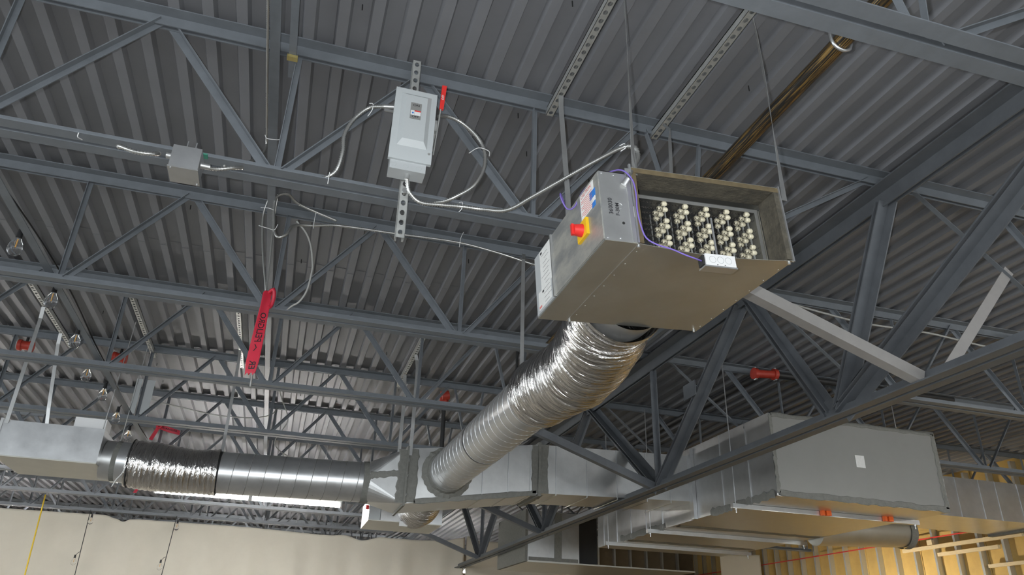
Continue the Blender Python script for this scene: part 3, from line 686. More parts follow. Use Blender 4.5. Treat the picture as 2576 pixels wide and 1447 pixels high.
# ------------------------------------------------------------------ safety switch on the upright channel
ss = thing('safety_switch', (.31, 2.86, 1.93), 'grey fused safety switch with red handle on upright channel', 'switch box')
x0, x1, zb_, zt_ = .208, .402, 1.972, 2.372; yb, yf = 2.905, 2.812
MB().box((x0+.012, yf+.012, zb_-.045), (x1-.02, yb, zt_-.004)).build('enclosure_body', 'enclosure_mid_grey', ss)
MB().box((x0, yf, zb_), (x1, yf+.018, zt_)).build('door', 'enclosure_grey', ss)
# raised pan of the door
p_ = MB(); xo0, xo1, zo0, zo1 = x0+.03, x1-.026, zb_+.075, zt_-.028
i_ = .020
p_.hexa([(xo0, yf-.0005, zo0), (xo1, yf-.0005, zo0), (xo1, yf-.0005, zo1), (xo0, yf-.0005, zo1), (xo0+i_, yf-.02, zo0+i_*1.4), (xo1-i_, yf-.02, zo0+i_*1.4), (xo1-i_, yf-.02, zo1-i_), (xo0+i_, yf-.02, zo1-i_)])
pan_ = p_.build('door_pan', 'enclosure_grey', ss)
lx0, lx1, lz0, lz1 = .281, .331, 2.19, 2.282; ly = yf-.0205
MB().box((lx0, ly-.0012, lz0), (lx1, ly, lz1)).build('nameplate', 'plate_grey', ss)
MB().box((lx0+.002, ly-.002, lz0+.021), (lx0+.019, ly-.0013, lz0+.047)).build('nameplate_white', 'white_paint', ss)
MB().box((lx0+.020, ly-.002, lz0+.021), (lx1-.002, ly-.0013, lz0+.042)).build('nameplate_white', 'white_paint', ss)
MB().box((lx0+.020, ly-.002, lz0+.0425), (lx1-.002, ly-.0013, lz0+.049)).build('nameplate_red', 'handle_red', ss)
MB().cyl((lx0+.012, ly-.0026, lz0+.033), (lx0+.012, ly-.002, lz0+.033), .0045, 12).build('nameplate_mark', 'print_blue', ss)
text('nameplate_text', 'ON', .016, lambda u, v: V(((lx0+lx1)/2+u*1.25, ly-.0022, lz1-.015+v)), 'print_black', ss)
text('nameplate_text', 'OFF', .014, lambda u, v: V(((lx0+lx1)/2+u*1.3, ly-.0022, lz0+.012+v)), 'print_black', ss)
for z in (lz0+.005, lz1-.004): MB().cyl(((lx0+lx1)/2, ly, z), ((lx0+lx1)/2, ly-.003, z), .002, 8).build('rivet', 'galvanized_bright', ss)
MB().cyl((x1-.014, yf, zb_+.055), (x1-.014, yf-.004, zb_+.055), .006, 10).build('latch', 'strut_steel', ss)
MB().box((x1-.006, yf+.02, 2.18), (x1+.014, yf+.07, 2.24)).build('handle_bracket', 'strut_steel', ss)
MB().tube([(x1+.010, yf+.03, 2.05), (x1+.014, yf+.028, 2.12), (x1+.018, yf+.02, 2.2), (x1+.022, yf+.005, 2.30)], .0035, 6, .02).build('handle_arm', 'strut_steel', ss)
MB().tube([(x1+.004, yf+.03, 2.07), (x1+.006, yf+.05, 2.11), (x1+.01, yf+.05, 2.16), (x1+.012, yf+.04, 2.2)], .003, 6, .02).build('handle_arm', 'strut_steel', ss)
h = MB().hexa([(x1+.015, yf+.0, 2.298), (x1+.034, yf+.0, 2.298), (x1+.034, yf+.012, 2.298), (x1+.015, yf+.012, 2.298), (x1+.018, yf-.008, 2.432), (x1+.040, yf-.008, 2.432), (x1+.040, yf+.008, 2.432), (x1+.018, yf+.008, 2.432)])
hd = h.build('handle_grip', 'handle_red', ss)
text('grip_print', 'OFF', .016, lambda u, v: V((x1+.026-v, yf-.0075+u*-.06+.002*0-.0, 2.36+u)), 'white_paint', hd)
for x in (.235, .29, .35):
    MB().tube([(x+.013*math.cos(a*.2618), yf+.0115, zb_-.024+.010*math.sin(a*.2618)) for a in range(25)], .0008, 4).build('knockout', 'enclosure_grey', ss)
MB().cyl((.306, yf+.045, zb_-.045), (.306, yf+.045, zb_-.07), .011, 12).build('conduit_connector', 'galvanized', ss)
MB().cyl((x0+.012, yf+.06, 2.30), (x0-.045, yf+.065, 2.292), .0105, 12).build('conduit_connector', 'galvanized', ss)
MB().box((x0-.04, yf+.055, 2.262), (x0+.012, yf+.06, 2.275)).build('bracket', 'galvanized', ss)
# ------------------------------------------------------------------ flexible metal conduits
def conduit(pts, lab, r=.0085, m='conduit_steel', ripple=.24, step=.0055, name='flex_conduit', cat='conduit'):
    return tag(MB().tube(pts, r, 8, step, ripple).build(name, m, None, pts[0]), lab, cat)
conduit([(.165, 2.876, 2.292), (.10, 2.92, 2.30), (.04, 2.94, 2.235), (.008, 2.945, 2.14), (.012, 2.95, 2.05), (.0, 2.97, 1.965), (-.03, 2.985, 1.925), (-.08, 3.02, 1.915)], 'flexible metal conduit curving from left side of the safety switch')
conduit([(.425, 2.875, 2.30), (.47, 2.91, 2.34), (.55, 2.925, 2.332), (.642, 2.93, 2.26), (.676, 2.93, 2.174), (.671, 2.93, 2.08), (.627, 2.935, 1.985), (.555, 2.955, 1.925), (.50, 2.99, 1.905), (.44, 3.03, 1.915)], 'flexible metal conduit looping from right side of the safety switch')
conduit([(.306, 2.857, 1.91), (.315, 2.875, 1.88), (.335, 2.885, 1.845), (.385, 2.895, 1.818), (.479, 2.90, 1.828), (.571, 2.90, 1.839), (.684, 2.88, 1.835), (.765, 2.78, 1.794), (.836, 2.65, 1.798), (.927, 2.5, 1.816), (1.01, 2.35, 1.826), (1.055, 2.2, 1.797), (1.088, 2.16, 1.78), (1.098, 2.15, 1.735), (1.066, 2.13, 1.66), (1.03, 2.105, 1.595), (1.02, 2.10, 1.572)], 'long flexible metal conduit from the safety switch down to heater')
tag(MB().cyl((1.025, 2.098, 1.58), (1.012, 2.108, 1.555), .012, 12).build('conduit_connector', 'galvanized', None, (1.03, 2.1, 1.58)), 'metal connector where the long conduit enters the heater box', 'connector')
conduit([(-.90, 3.0, 1.885), (-.892, 2.975, 1.875), (-.822, 2.955, 1.848), (-.76, 2.96, 1.856), (-.745, 3.0, 1.89)], 'short loop of flexible conduit left of the junction box')
conduit([(-.48, 3.02, 1.9), (-.445, 3.13, 1.97), (-.410, 3.2, 2.055), (-.392, 3.5, 2.31), (-.397, 3.68, 2.48), (-.402, 3.70, 2.535), (-.404, 3.6, 2.558), (-.406, 3.3, 2.562), (-.407, 2.4, 2.562), (-.408, .6, 2.562)], 'flexible conduit rising behind the first joist, then along bridging', .006)
conduit([(-.545, 2.90, 1.80), (-.494, 2.93, 1.82), (-.43, 2.94, 1.848), (-.40, 2.99, 1.89)], 'short conduit leaving the right side of the junction box', .0078)
conduit([(.05, 4.56, 2.60), (-.20, 4.50, 2.64), (-.284, 4.42, 2.655), (-.345, 4.40, 2.61), (-.35, 4.40, 2.53), (-.335, 4.40, 2.43), (-.322, 4.40, 2.363), (-.29, 4.39, 2.315), (-.245, 4.39, 2.345), (-.222, 4.42, 2.42), (-.18, 4.47, 2.47), (-.09, 4.5, 2.50), (.08, 4.53, 2.55), (.48, 4.55, 2.575), (.88, 4.55, 2.59), (1.18, 4.53, 2.55), (1.43, 4.50, 2.49), (1.55, 4.52, 2.50)], 'long flexible conduit tied along the second joist top', .0085)
conduit([(-.20, 4.48, 2.50), (-.13, 4.49, 2.43), (-.087, 4.5, 2.345), (-.058, 4.5, 2.22), (-.055, 4.5, 2.147), (-.067, 4.51, 2.03), (-.10, 4.53, 1.96), (-.14, 4.56, 1.935), (-.17, 4.60, 1.915)], 'grey cable drooping beside the red tape', .006, 'cable_grey', .06, name='armored_cable', cat='cable')
conduit([(-.40, 4.50, 2.66), (-.418, 4.54, 2.55), (-.405, 4.55, 2.43), (-.375, 4.55, 2.27), (-.347, 4.55, 2.148), (-.325, 4.55, 2.06), (-.311, 4.56, 1.98), (-.305, 4.6, 1.8), (-.30, 4.62, 1.4)], 'pair of thin cables hanging straight behind the red tape, left one', .006, 'conduit_steel', .08, name='armored_cable', cat='cable')
conduit([(-.345, 4.45, 2.66), (-.345, 4.53, 2.5), (-.33, 4.55, 2.3), (-.315, 4.56, 2.1), (-.308, 4.565, 1.99), (-.295, 4.6, 1.9)], 'pair of thin cables hanging straight behind the red tape, right one', .005, 'conduit_steel', .08, name='armored_cable', cat='cable')
conduit([(-1.75, 9.4, 2.62), (-1.62, 9.05, 2.46), (-1.3, 9.0, 2.40), (-.9, 9.0, 2.35), (-.5, 9.0, 2.36), (-.3, 9.1, 2.45), (-.25, 9.4, 2.62)], 'thin grey cable draped across behind the left round duct', .006, 'cable_grey', 0, .05, name='loose_cable', cat='cable')
conduit([(-.28, 7.9, 2.62), (-.22, 8.6, 2.55), (-.1, 8.7, 2.3), (-.2, 8.8, 2.05), (0, 9, 1.95), (.4, 9.2, 1.9), (.9, 9.4, 1.90)], 'thin grey cable hanging under the bright deck patch', .006, 'cable_grey', 0, .05, name='loose_cable', cat='cable')
conduit([(3.6, 4.56, 2.56), (3.9, 4.55, 2.52), (4.3, 4.55, 2.49), (4.9, 4.55, 2.5), (5.6, 4.55, 2.46), (6.2, 4.55, 2.5)], 'pale cable strung below a joist right of the girder', .008, 'cable_grey', 0, .05, name='loose_cable', cat='cable')
# cable ties
def tie(pts, lab): return tag(MB().tube(pts, .0022, 5, .006).build('cable_tie', 'white_paint', None, pts[0]), lab, 'cable tie', 'white cable ties')
tie([(-1.05, 2.955, 1.89), (-1.052, 2.965, 1.875), (-1.045, 3.0, 1.888)], 'white cable tie on the joist bottom left of the junction box')
tie([(-.412, 3.66, 2.55), (-.40, 3.66, 2.53), (-.36, 3.65, 2.525), (-.33, 3.65, 2.535), (-.325, 3.64, 2.58)], 'white cable tie with loose tail beside bridging, above joist')
tie([(.10, 2.935, 2.262), (.115, 2.91, 2.285), (.115, 2.91, 2.32), (.10, 2.93, 2.335)], 'white cable tie round the conduit left of switch')
tie([(.60, 2.95, 2.18), (.64, 2.92, 2.20), (.69, 2.915, 2.19), (.70, 2.94, 2.18)], 'white cable tie round the looping conduit at web')
tie([(.575, 2.99, 1.915), (.58, 2.92, 1.875), (.572, 2.895, 1.822), (.562, 2.9, 1.81)], 'white cable tie holding conduits below right of switch')
tie([(1.05, 2.21, 1.812), (1.06, 2.185, 1.808), (1.062, 2.18, 1.786), (1.05, 2.20, 1.78)], 'white cable tie at the conduit bend above the heater')
tie([(-.43, 4.42, 2.52), (-.38, 4.39, 2.51), (-.345, 4.385, 2.50)], 'upper white tie between hanging cables and bent conduit')
tie([(-.42, 4.42, 2.39), (-.36, 4.39, 2.365), (-.32, 4.385, 2.36), (-.305, 4.38, 2.40)], 'lower white tie between hanging cables and bent conduit')
tie([(-.09, 4.485, 2.60), (-.092, 4.48, 2.53), (-.09, 4.485, 2.47)], 'white tie on second joist conduit near the hook')
tie([(.92, 4.52, 2.66), (.90, 4.5, 2.6), (.895, 4.51, 2.53)], 'white tie on second joist conduit right of channel')
tie([(-.03, 2.93, 1.91), (-.03, 2.925, 1.875), (-.03, 2.925, 1.845)], 'white tie dangling below the first joist left of channel')
# junction box below first joist
jb = thing('junction_box', (-.61, 2.93, 1.74), 'square galvanized junction box under the joist at left', 'junction box')
MB().box((-.665, 2.86, 1.755), (-.552, 2.975, 1.86)).build('box_body', 'galvanized_bright', jb)
MB().box((-.668, 2.857, 1.75), (-.549, 2.978, 1.756)).build('cover_plate', 'galvanized', jb)
MB().cyl((-.665, 2.90, 1.825), (-.69, 2.90, 1.825), .013, 12).build('conduit_connector', 'galvanized', jb)
MB().cyl((-.552, 2.89, 1.80), (-.515, 2.90, 1.805), .013, 12).build('conduit_connector', 'galvanized', jb)
for x, y in ((-.655, 2.866), (-.56, 2.97)): MB().cyl((x, y, 1.75), (x, y, 1.746), .004, 8).build('screw', 'galvanized_bright', jb)
for x in (-.635, -.60): MB().cyl((x, 2.955, 1.86), (x+.004, 2.95, 1.945), .0028, 6).build('threaded_rod', 'galvanized_bright', jb)
MB().box((-.63, 2.95, 1.895), (-.545, 2.985, 1.901)).build('clip_plate', 'board_green', jb)
# ------------------------------------------------------------------ barricade tape
tp = thing('barricade_tape', (-.30, 4.5, 1.96), 'long red barricade tape printed PELIGRO hanging from second joist', 'tape')
tpts = [(-.272, 4.54, 2.0), (-.296, 4.52, 1.985), (-.296, 4.50, 1.90), (-.298, 4.49, 1.8), (-.30, 4.48, 1.70), (-.303, 4.48, 1.6), (-.306, 4.48, 1.5), (-.307, 4.485, 1.425)]
tw = [.05, .052, .056, .062, .068, .072, .074, .056]
SP = path(tpts, .02); SL = [0]
for i in range(1, len(SP)): SL.append(SL[-1]+(SP[i]-SP[i-1]).length)
def ribbon(s, v, off=0):
    s = max(0, min(SL[-1]-1e-5, s)); i = max(k for k in range(len(SL)-1) if SL[k] <= s); u = (s-SL[i])/(SL[i+1]-SL[i]); c = SP[i].lerp(SP[i+1], u)
    f = s/SL[-1]*(len(tw)-1); j = min(len(tw)-2, int(f)); w_ = lerp(tw[j], tw[j+1], f-j)
    return c + V((v*w_/.07, .012*math.sin(v*45+s*6) + off, .0))
mb = MB(); vs_ = []; ns, nv = 40, 8
for i in range(ns+1):
    for j in range(nv+1):
        s_ = SL[-1]*i/ns; v_ = (j/nv-.5)*.07; s2_ = s_ - (.012*((j*7) % 3) if i == ns else 0); vs_.append(ribbon(s2_, v_))
fs = [(i*(nv+1)+j, i*(nv+1)+j+1, (i+1)*(nv+1)+j+1, (i+1)*(nv+1)+j) for i in range(ns) for j in range(nv)]
mb.add(vs_, fs, smooth=True); o = mb.build('ribbon', 'tape_red', tp); sm = o.modifiers.new('thick', 'SOLIDIFY'); sm.thickness = .0006
text('tape_print', 'PELIGRO', .058, lambda u, v: ribbon(.285 - u*.9, v*.95, -.0022), 'print_black', tp)
text('tape_print', 'DANGER', .060, lambda u, v: ribbon(max(.40, min(SL[-1]-.004, .62 - u*1.15)) if .62-u*1.15 < SL[-1] else SL[-1]-.003, v*.9, -.0024), 'print_black', tp) if False else None
text('tape_print', 'ER', .056, lambda u, v: ribbon(.535 - u*.9, v*.95, -.0022), 'print_black', tp)
MB().add([ribbon(.40+k*.022, -.012+.012*((k) % 2), -.0025) for k in range(3)] + [ribbon(.40+k*.022, -.006+.012*(k % 2), -.0025) for k in range(3)], [(0, 1, 4, 3), (1, 2, 5, 4)]).build('tape_print', 'print_black', tp)
kn = MB(); kn.tube([(-.29, 4.53, 1.99), (-.265, 4.50, 2.005), (-.255, 4.51, 1.96), (-.262, 4.52, 1.90), (-.275, 4.51, 1.88)], .012, 6, .02); kn.build('knot', 'tape_red', tp)
t2 = thing('barricade_tape', (-1.5, 9.35, 2.2), 'short red tape scrap tied to a joist behind the foil duct', 'tape')
m2 = MB(); vs_ = [(-1.5, 9.3, 2.25), (-1.5, 9.3, 2.2), (-1.4, 9.29, 2.23), (-1.4, 9.3, 2.17), (-1.27, 9.3, 2.20), (-1.27, 9.3, 2.15)]
m2.add(vs_, [(0, 1, 3, 2), (2, 3, 5, 4)]); o = m2.build('ribbon', 'tape_red', t2); o.modifiers.new('thick', 'SOLIDIFY').thickness = .001
text('tape_print', 'DANGER', .04, lambda u, v: V((-1.38+u, 9.292, 2.20+v*.8-u*.15)), 'print_black', t2)
m2 = MB(); m2.add([(-1.52, 9.3, 2.24), (-1.48, 9.3, 2.24), (-1.54, 9.3, 2.06), (-1.58, 9.3, 2.07)], [(0, 1, 2, 3)]); o = m2.build('tail', 'tape_red', t2); o.modifiers.new('thick', 'SOLIDIFY').thickness = .001
MB().tube([(-1.53, 9.29, 2.23), (-1.5, 9.28, 2.26), (-1.47, 9.29, 2.23), (-1.5, 9.3, 2.21), (-1.53, 9.29, 2.23)], .014, 6, .02).build('knot', 'tape_red', t2)
rs = thing('ribbon_scrap', (-1.86, 11.0, 1.8), 'tiny red ribbon scrap beside the left end of strip light', 'tape')
MB().hexa([(-1.90, 11.0, 1.74), (-1.86, 11.0, 1.74), (-1.86, 11.008, 1.74), (-1.90, 11.008, 1.74), (-1.86, 11.0, 1.85), (-1.82, 11.0, 1.86), (-1.82, 11.008, 1.86), (-1.86, 11.008, 1.85)]).build('ribbon', 'tape_red', rs)
MB().cyl((-1.84, 11.004, 1.85), (-1.835, 11.01, 1.92), .003, 5).build('string', 'tape_red', rs)

# ------------------------------------------------------------------ black steel pipe with clevis hanger
pp = thing('steel_pipe', (1.9, 2, 2.3), 'rust-streaked black steel pipe running diagonally above the heater', 'pipe')
MB().cyl((1.895, -2, 2.295), (1.895, 6.0, 2.295), .0365, 24).build('pipe_body', 'pipe_black', pp)
hg = thing('pipe_hanger', (1.895, 1.86, 2.3), 'bright clevis strap hanger round the black pipe', 'hanger')
MB().tube([(1.895-.045, 1.86, 2.42), (1.895-.048, 1.86, 2.36), (1.895-.046, 1.86, 2.29), (1.895-.03, 1.86, 2.262), (1.895, 1.86, 2.25), (1.895+.03, 1.86, 2.262), (1.895+.046, 1.86, 2.29), (1.895+.048, 1.86, 2.36)], .0075, 6, .012).build('clevis', 'galvanized_bright', hg)
MB().cyl((1.895, 1.86, 2.36), (1.895, 1.86, 2.68), .006, 8).build('threaded_rod', 'galvanized', hg)
# sprinkler lines
sp = thing('sprinkler_pipe', (4.28, 6.1, 2.54), 'black sprinkler pipe with red grooved fittings right of the girder', 'pipe')
MB().cyl((4.28, 6.1, 2.535), (4.28, 13.5, 2.535), .032, 16).build('pipe_body', 'sprinkler_pipe', sp)
MB().cyl((4.45, 6.02, 2.56), (6.6, 6.02, 2.56), .03, 16).build('pipe_branch', 'sprinkler_pipe', sp)
MB().cyl((4.22, 6.02, 2.54), (4.46, 6.02, 2.56), .04, 16).build('red_tee', 'sprinkler_red', sp)
for x, zz in ((4.215, 2.54), (4.44, 2.56)):
    MB().cyl((x-.018, 6.02, zz), (x+.018, 6.02, zz), .056, 18).build('grooved_coupling', 'sprinkler_red', sp)
    for s_ in (-1, 1): MB().cyl((x, 6.0, zz+s_*.056), (x, 6.04, zz+s_*.056), .01, 8).build('coupling_bolt', 'galvanized_bright', sp)
sd2 = thing('sprinkler_drop', (1.53, 8.2, 1.9), 'black vertical pipe under a red sprinkler fitting left of spiral duct', 'pipe')
MB().cyl((1.54, 8.0, 2.50), (1.56, 8.0, 1.55), .024, 12).build('pipe_body', 'sprinkler_pipe', sd2)
MB().cyl((1.50, 7.97, 2.56), (1.58, 7.97, 2.58), .055, 14).build('red_tee', 'sprinkler_red', sd2); MB().cyl((1.54, 8.0, 2.48), (1.54, 8.0, 2.56), .05, 14).build('red_collar', 'sprinkler_red', sd2)
for i, (x, y, z, lab) in enumerate(((-2.66, 8.0, 2.575, 'red sprinkler coupling near the deck at far left'), (-1.83, 8.1, 2.60, 'faint red sprinkler coupling above the foil duct sleeve'), (1.90, 6.4, 1.95, 'small red fitting peeking over the spiral duct edge'), (5.95, 4.3, 2.5, 'dim red coupling at the right edge under dark deck'))):
    c = thing('red_coupling', (x, y, z), lab, 'fitting'); r_ = .055 if i != 2 else .03
    MB().cyl((x-.05, y, z), (x+.05, y, z), r_*.8, 14).build('fitting_body', 'sprinkler_red', c)
    for s_ in (-1, 1): MB().cyl((x+s_*.05-.015, y, z), (x+s_*.05+.015, y, z), r_, 14).build('flange_ring', 'sprinkler_red', c)
    MB().cyl((x, y, z), (x, y, ZD+.03), .014, 8).build('riser', 'sprinkler_pipe', c)
# ------------------------------------------------------------------ big return duct on the right with trapeze
bd = thing('return_duct', (4.85, 7, 1.264), 'large square galvanized duct end behind the girder, paper label on it', 'duct')
MB().box((3.952, 5.525, 1.264), (5.735, 9.4, 1.98)).build('casing', 'galvanized', bd)
MB().box((3.97, 5.517, 1.28), (5.72, 5.5245, 1.965)).build('end_panel', 'duct_grey', bd)
MB().box((4.79, 5.511, 1.578), (4.885, 5.516, 1.686)).build('paper_label', 'paper', bd)
for y in (5.9, 6.35, 6.9, 7.6, 8.0, 8.4, 8.8, 9.2): MB().box((3.944, y-.004, 1.266), (3.9515, y+.004, 1.978)).build('standing_seam', 'galvanized_bright', bd)
for a, b, w_, ww, nn in (((3.965, 5.515, 1.29), (3.965, 5.515, 1.97), (1, 0, 0), .035, (0, -1, 0)), ((3.97, 5.515, 1.967), (5.72, 5.515, 1.967), (0, 0, 1), .04, (0, -1, 0)), ((5.70, 5.515, 1.29), (5.70, 5.515, 1.97), (1, 0, 0), .05, (0, -1, 0)),
                         ((3.97, 5.515, 1.285), (5.72, 5.515, 1.285), (0, 0, 1), .05, (0, -1, 0)), ((3.949, 5.55, 1.285), (3.949, 6.6, 1.285), (0, 0, 1), .07, (-1, 0, 0)), ((3.949, 7.55, 1.285), (3.949, 8.7, 1.285), (0, 0, 1), .07, (-1, 0, 0)),
                         ((4.0, 7.35, 1.262), (5.7, 7.35, 1.262), (0, 1, 0), .1, (0, 0, -1)), ((4.0, 8.6, 1.262), (5.7, 8.6, 1.262), (0, 1, 0), .12, (0, 0, -1))):
    vv, ff = jag(a, b, w_, ww, nn, seg=26, amp=.35); MB().add(vv, ff).build('sealant_strip', 'mastic', bd)
MB().box((3.91, 6.85, 1.26), (3.95, 6.92, 1.96)).build('corner_angle', 'galvanized_bright', bd)
def trapeze(xa, xb, y, z, lab):
    tz = thing('trapeze_hanger', ((xa+xb)/2, y, z), lab, 'hanger')
    MB().box((xa, y-.02, z-.041), (xb, y+.02, z)).build('channel', 'galvanized', tz)
    for x in (xa+.04, xb-.04):
        MB().cyl((x, y, z-.08), (x, y, 2.6), .005, 8).build('threaded_rod', 'galvanized_bright', tz); MB().cyl((x, y, z-.052), (x, y, z-.041), .011, 6).build('nut', 'galvanized_bright', tz)
trapeze(3.80, 5.80, 5.99, 1.262, 'grey channel trapeze under the large duct, nearest of three')
trapeze(3.80, 5.80, 7.68, 1.262, 'grey channel trapeze under the large duct, middle of three')
trapeze(3.80, 5.80, 8.82, 1.262, 'grey channel trapeze under the large duct, farthest of three')
for k, (x, lab) in enumerate(((4.74, 'orange clamp on the nearest trapeze, left of two'), (5.42, 'orange clamp on the nearest trapeze, right of two'))):
    c = thing('pipe_clamp', (x, 5.95, 1.26), lab, 'clamp')
    MB().box((x-.045, 5.93, 1.222), (x-.02, 5.965, 1.30)).build('jaw', 'clamp_orange', c); MB().box((x+.0, 5.93, 1.222), (x+.05, 5.965, 1.32)).build('jaw', 'clamp_orange', c)
    MB().cyl((x+.02, 5.94, 1.315), (x+.17, 5.94, 1.325), .014, 10).build('bar', 'rubber', c); MB().cyl((x+.16, 5.94, 1.325), (x+.20, 5.94, 1.327), .018, 10).build('bar_end', 'clamp_orange', c)
# ducts beyond
rd = thing('rectangular_duct', (7.2, 6.9, 1.47), 'pale rectangular duct at the right edge beyond the large duct', 'duct')
MB().box((5.95, 6.6, 1.475), (8.25, 7.4, 1.90)).build('casing', 'galvanized_bright', rd)
for x in (7.0, 7.32, 7.55, 7.86): MB().box((x-.004, 6.592, 1.477), (x+.004, 6.5995, 1.898)).build('standing_seam', 'galvanized_bright', rd)
MB().box((8.2, 6.57, 1.45), (8.27, 7.43, 1.93)).build('joint_flange', 'mastic', rd)
rr_ = thing('round_duct', (6.6, 7.6, 1.4), 'dull round duct stub below the large duct end', 'duct')
MB().cyl((5.75, 7.45, 1.36), (6.95, 7.45, 1.42), .17, 32).build('duct_shell', 'galvanized_dull', rr_); MB().cyl((6.93, 7.45, 1.42), (7.02, 7.45, 1.42), .185, 32, caps=False).build('end_band', 'mastic', rr_)
lw = thing('branch_duct', (3.7, 11, 1.17), 'tall galvanized branch duct under the rectangular duct beside a gap painted black', 'duct')
MB().box((3.38, 10.6, 1.19), (4.16, 12.0, 1.87)).build('casing', 'galvanized', lw)
MB().box((3.34, 10.58, 1.175), (3.38, 12.0, 1.88)).build('corner_angle', 'mastic', lw)
MB().box((3.78, 10.588, 1.2), (3.89, 10.5995, 1.86)).build('sealant_strip', 'mastic', lw)
MB().box((3.38, 10.6, 1.17), (6.0, 12.0, 1.1895)).build('bottom_panel', 'galvanized_dull', lw)
MB().box((3.40, 10.592, 1.192), (4.14, 10.599, 1.24)).build('sealant_strip', 'mastic', lw)
MB().box((4.16, 10.75, 1.2), (4.5, 11.9, 1.85)).build('dark_gap_block', 'rubber', lw)  # solid black block stands in for the shade of the gap
# hanging pale channel at left beyond the units
hc = thing('wall_channel', (-1.66, 8.8, 2.2), 'pale grey folded sheet metal channel hanging above the foil duct', 'channel')
MB().box((-1.76, 8.8, 2.22), (-1.70, 8.81, 2.61)).build('flange', 'enclosure_grey', hc); MB().box((-1.70, 8.86, 2.22), (-1.66, 8.87, 2.61)).build('recess', 'girder_paint', hc); MB().box((-1.66, 8.8, 2.22), (-1.57, 8.81, 2.61)).build('flange', 'enclosure_grey', hc)

# ------------------------------------------------------------------ strip lights (visible one and unseen neighbours in the hall, one added for the curtain)
def strip_light(x, y, z, lab, n=2):
    t_ = thing('strip_light', (x, y, z), lab, 'strip light', 'fluorescent strip lights')
    L = 1.22
    for i in range(n):
        xa = x-n*L/2+i*L
        MB().box((xa+.0, y-.04, z+.04), (xa+L, y+.04, z+.085)).build('housing', 'white_paint', t_)
        for dy in (-.03, .03): MB().cyl((xa+.03, y+dy, z+.012), (xa+L-.03, y+dy, z+.012), .019, 12).build('tube', 'tube_glow', t_)
        for xe in (xa+.012, xa+L-.012): MB().box((xe-.012, y-.05, z-.01), (xe+.012, y+.05, z+.04)).build('lampholder', 'white_paint', t_)
    for xe in (x-n*L/2+.3, x+n*L/2-.3): MB().cyl((xe, y, z+.085), (xe, y, 2.6), .002, 5).build('hanger_wire', 'galvanized', t_)
strip_light(-.44, 11.0, 1.77, 'glowing double strip light under the left round duct')
strip_light(7.4, 1.2, 1.6, 'glowing strip light at the right, in front of the girder')
strip_light(-5.0, 10.4, 1.77, 'added strip light, out of view left of the small unit')  # added out of view to brighten the left of the curtain
strip_light(-.6, 17.4, 1.75, 'glowing strip light behind the wide curtain, middle of three')
strip_light(-5.2, 17.0, 1.75, 'glowing strip light behind the wide curtain, left of three')
strip_light(3.4, 19.0, 1.75, 'glowing strip light behind the wide curtain, right of three')
# ------------------------------------------------------------------ string lights
cable = [(-1.75, 2.5, 2.0), (-1.62, 3.6, 2.04), (-1.56, 4.5, 2.05), (-1.53, 5.2, 2.02), (-1.54, 6.0, 2.0), (-1.56, 6.9, 2.02), (-1.56, 7.6, 2.0), (-1.55, 8.4, 2.0), (-1.55, 9.5, 2.03)]
sl = thing('string_light_cable', (-1.56, 6, 2.0), 'black string light cable draped along the pale bridging angle', 'cable')
MB().tube(cable, .005, 6, .05).build('cable_run', 'cable_black', sl)
def bulb_parts(t_, top, z, dx=0):
    x, y, zt__ = top
    MB().tube([(x, y, zt__), (x+dx*.5, y, (zt__+z+.1)/2), (x+dx, y, z+.075)], .004, 5, .02).build('drop_cord', 'cable_black', t_)
    MB().cyl((x+dx, y, z+.04), (x+dx, y, z+.09), .016, 10, .013).build('socket', 'cable_black', t_)
    b_ = MB(); prof = [(.013, .045), (.018, .03), (.030, .008), (.037, -.02), (.035, -.042), (.023, -.06), (.001, -.067)]; n = 14; vs_ = []
    for r_, h_ in prof: vs_ += [(x+dx+r_*math.cos(6.28318*k/n), y+r_*math.sin(6.28318*k/n), z+h_) for k in range(n)]
    b_.add(vs_, [(i*n+k, (i+1)*n+k, (i+1)*n+(k+1) % n, i*n+(k+1) % n) for i in range(len(prof)-1) for k in range(n)], smooth=True).build('glass_bulb', 'bulb_glass', t_)
    MB().cyl((x+dx, y, z-.02), (x+dx, y, z+.03), .0028, 6).build('filament', 'filament', t_)
BL = [(-1.60, 4.2, 1.91), (-1.575, 4.9, 1.90), (-1.575, 5.6, 1.89), (-1.64, 6.37, 1.885), (-1.61, 6.9, 1.885), (-1.62, 7.64, 1.885), (-1.62, 8.35, 1.885)]
for i, (x, y, z) in enumerate(BL):
    t_ = thing('string_light_bulb', (x, y, z), 'clear string light bulb at left, %s from the left edge' % ORD[i], 'light bulb', 'string light bulbs')
    bulb_parts(t_, (-1.57, y, 2.02), z, x+1.57)
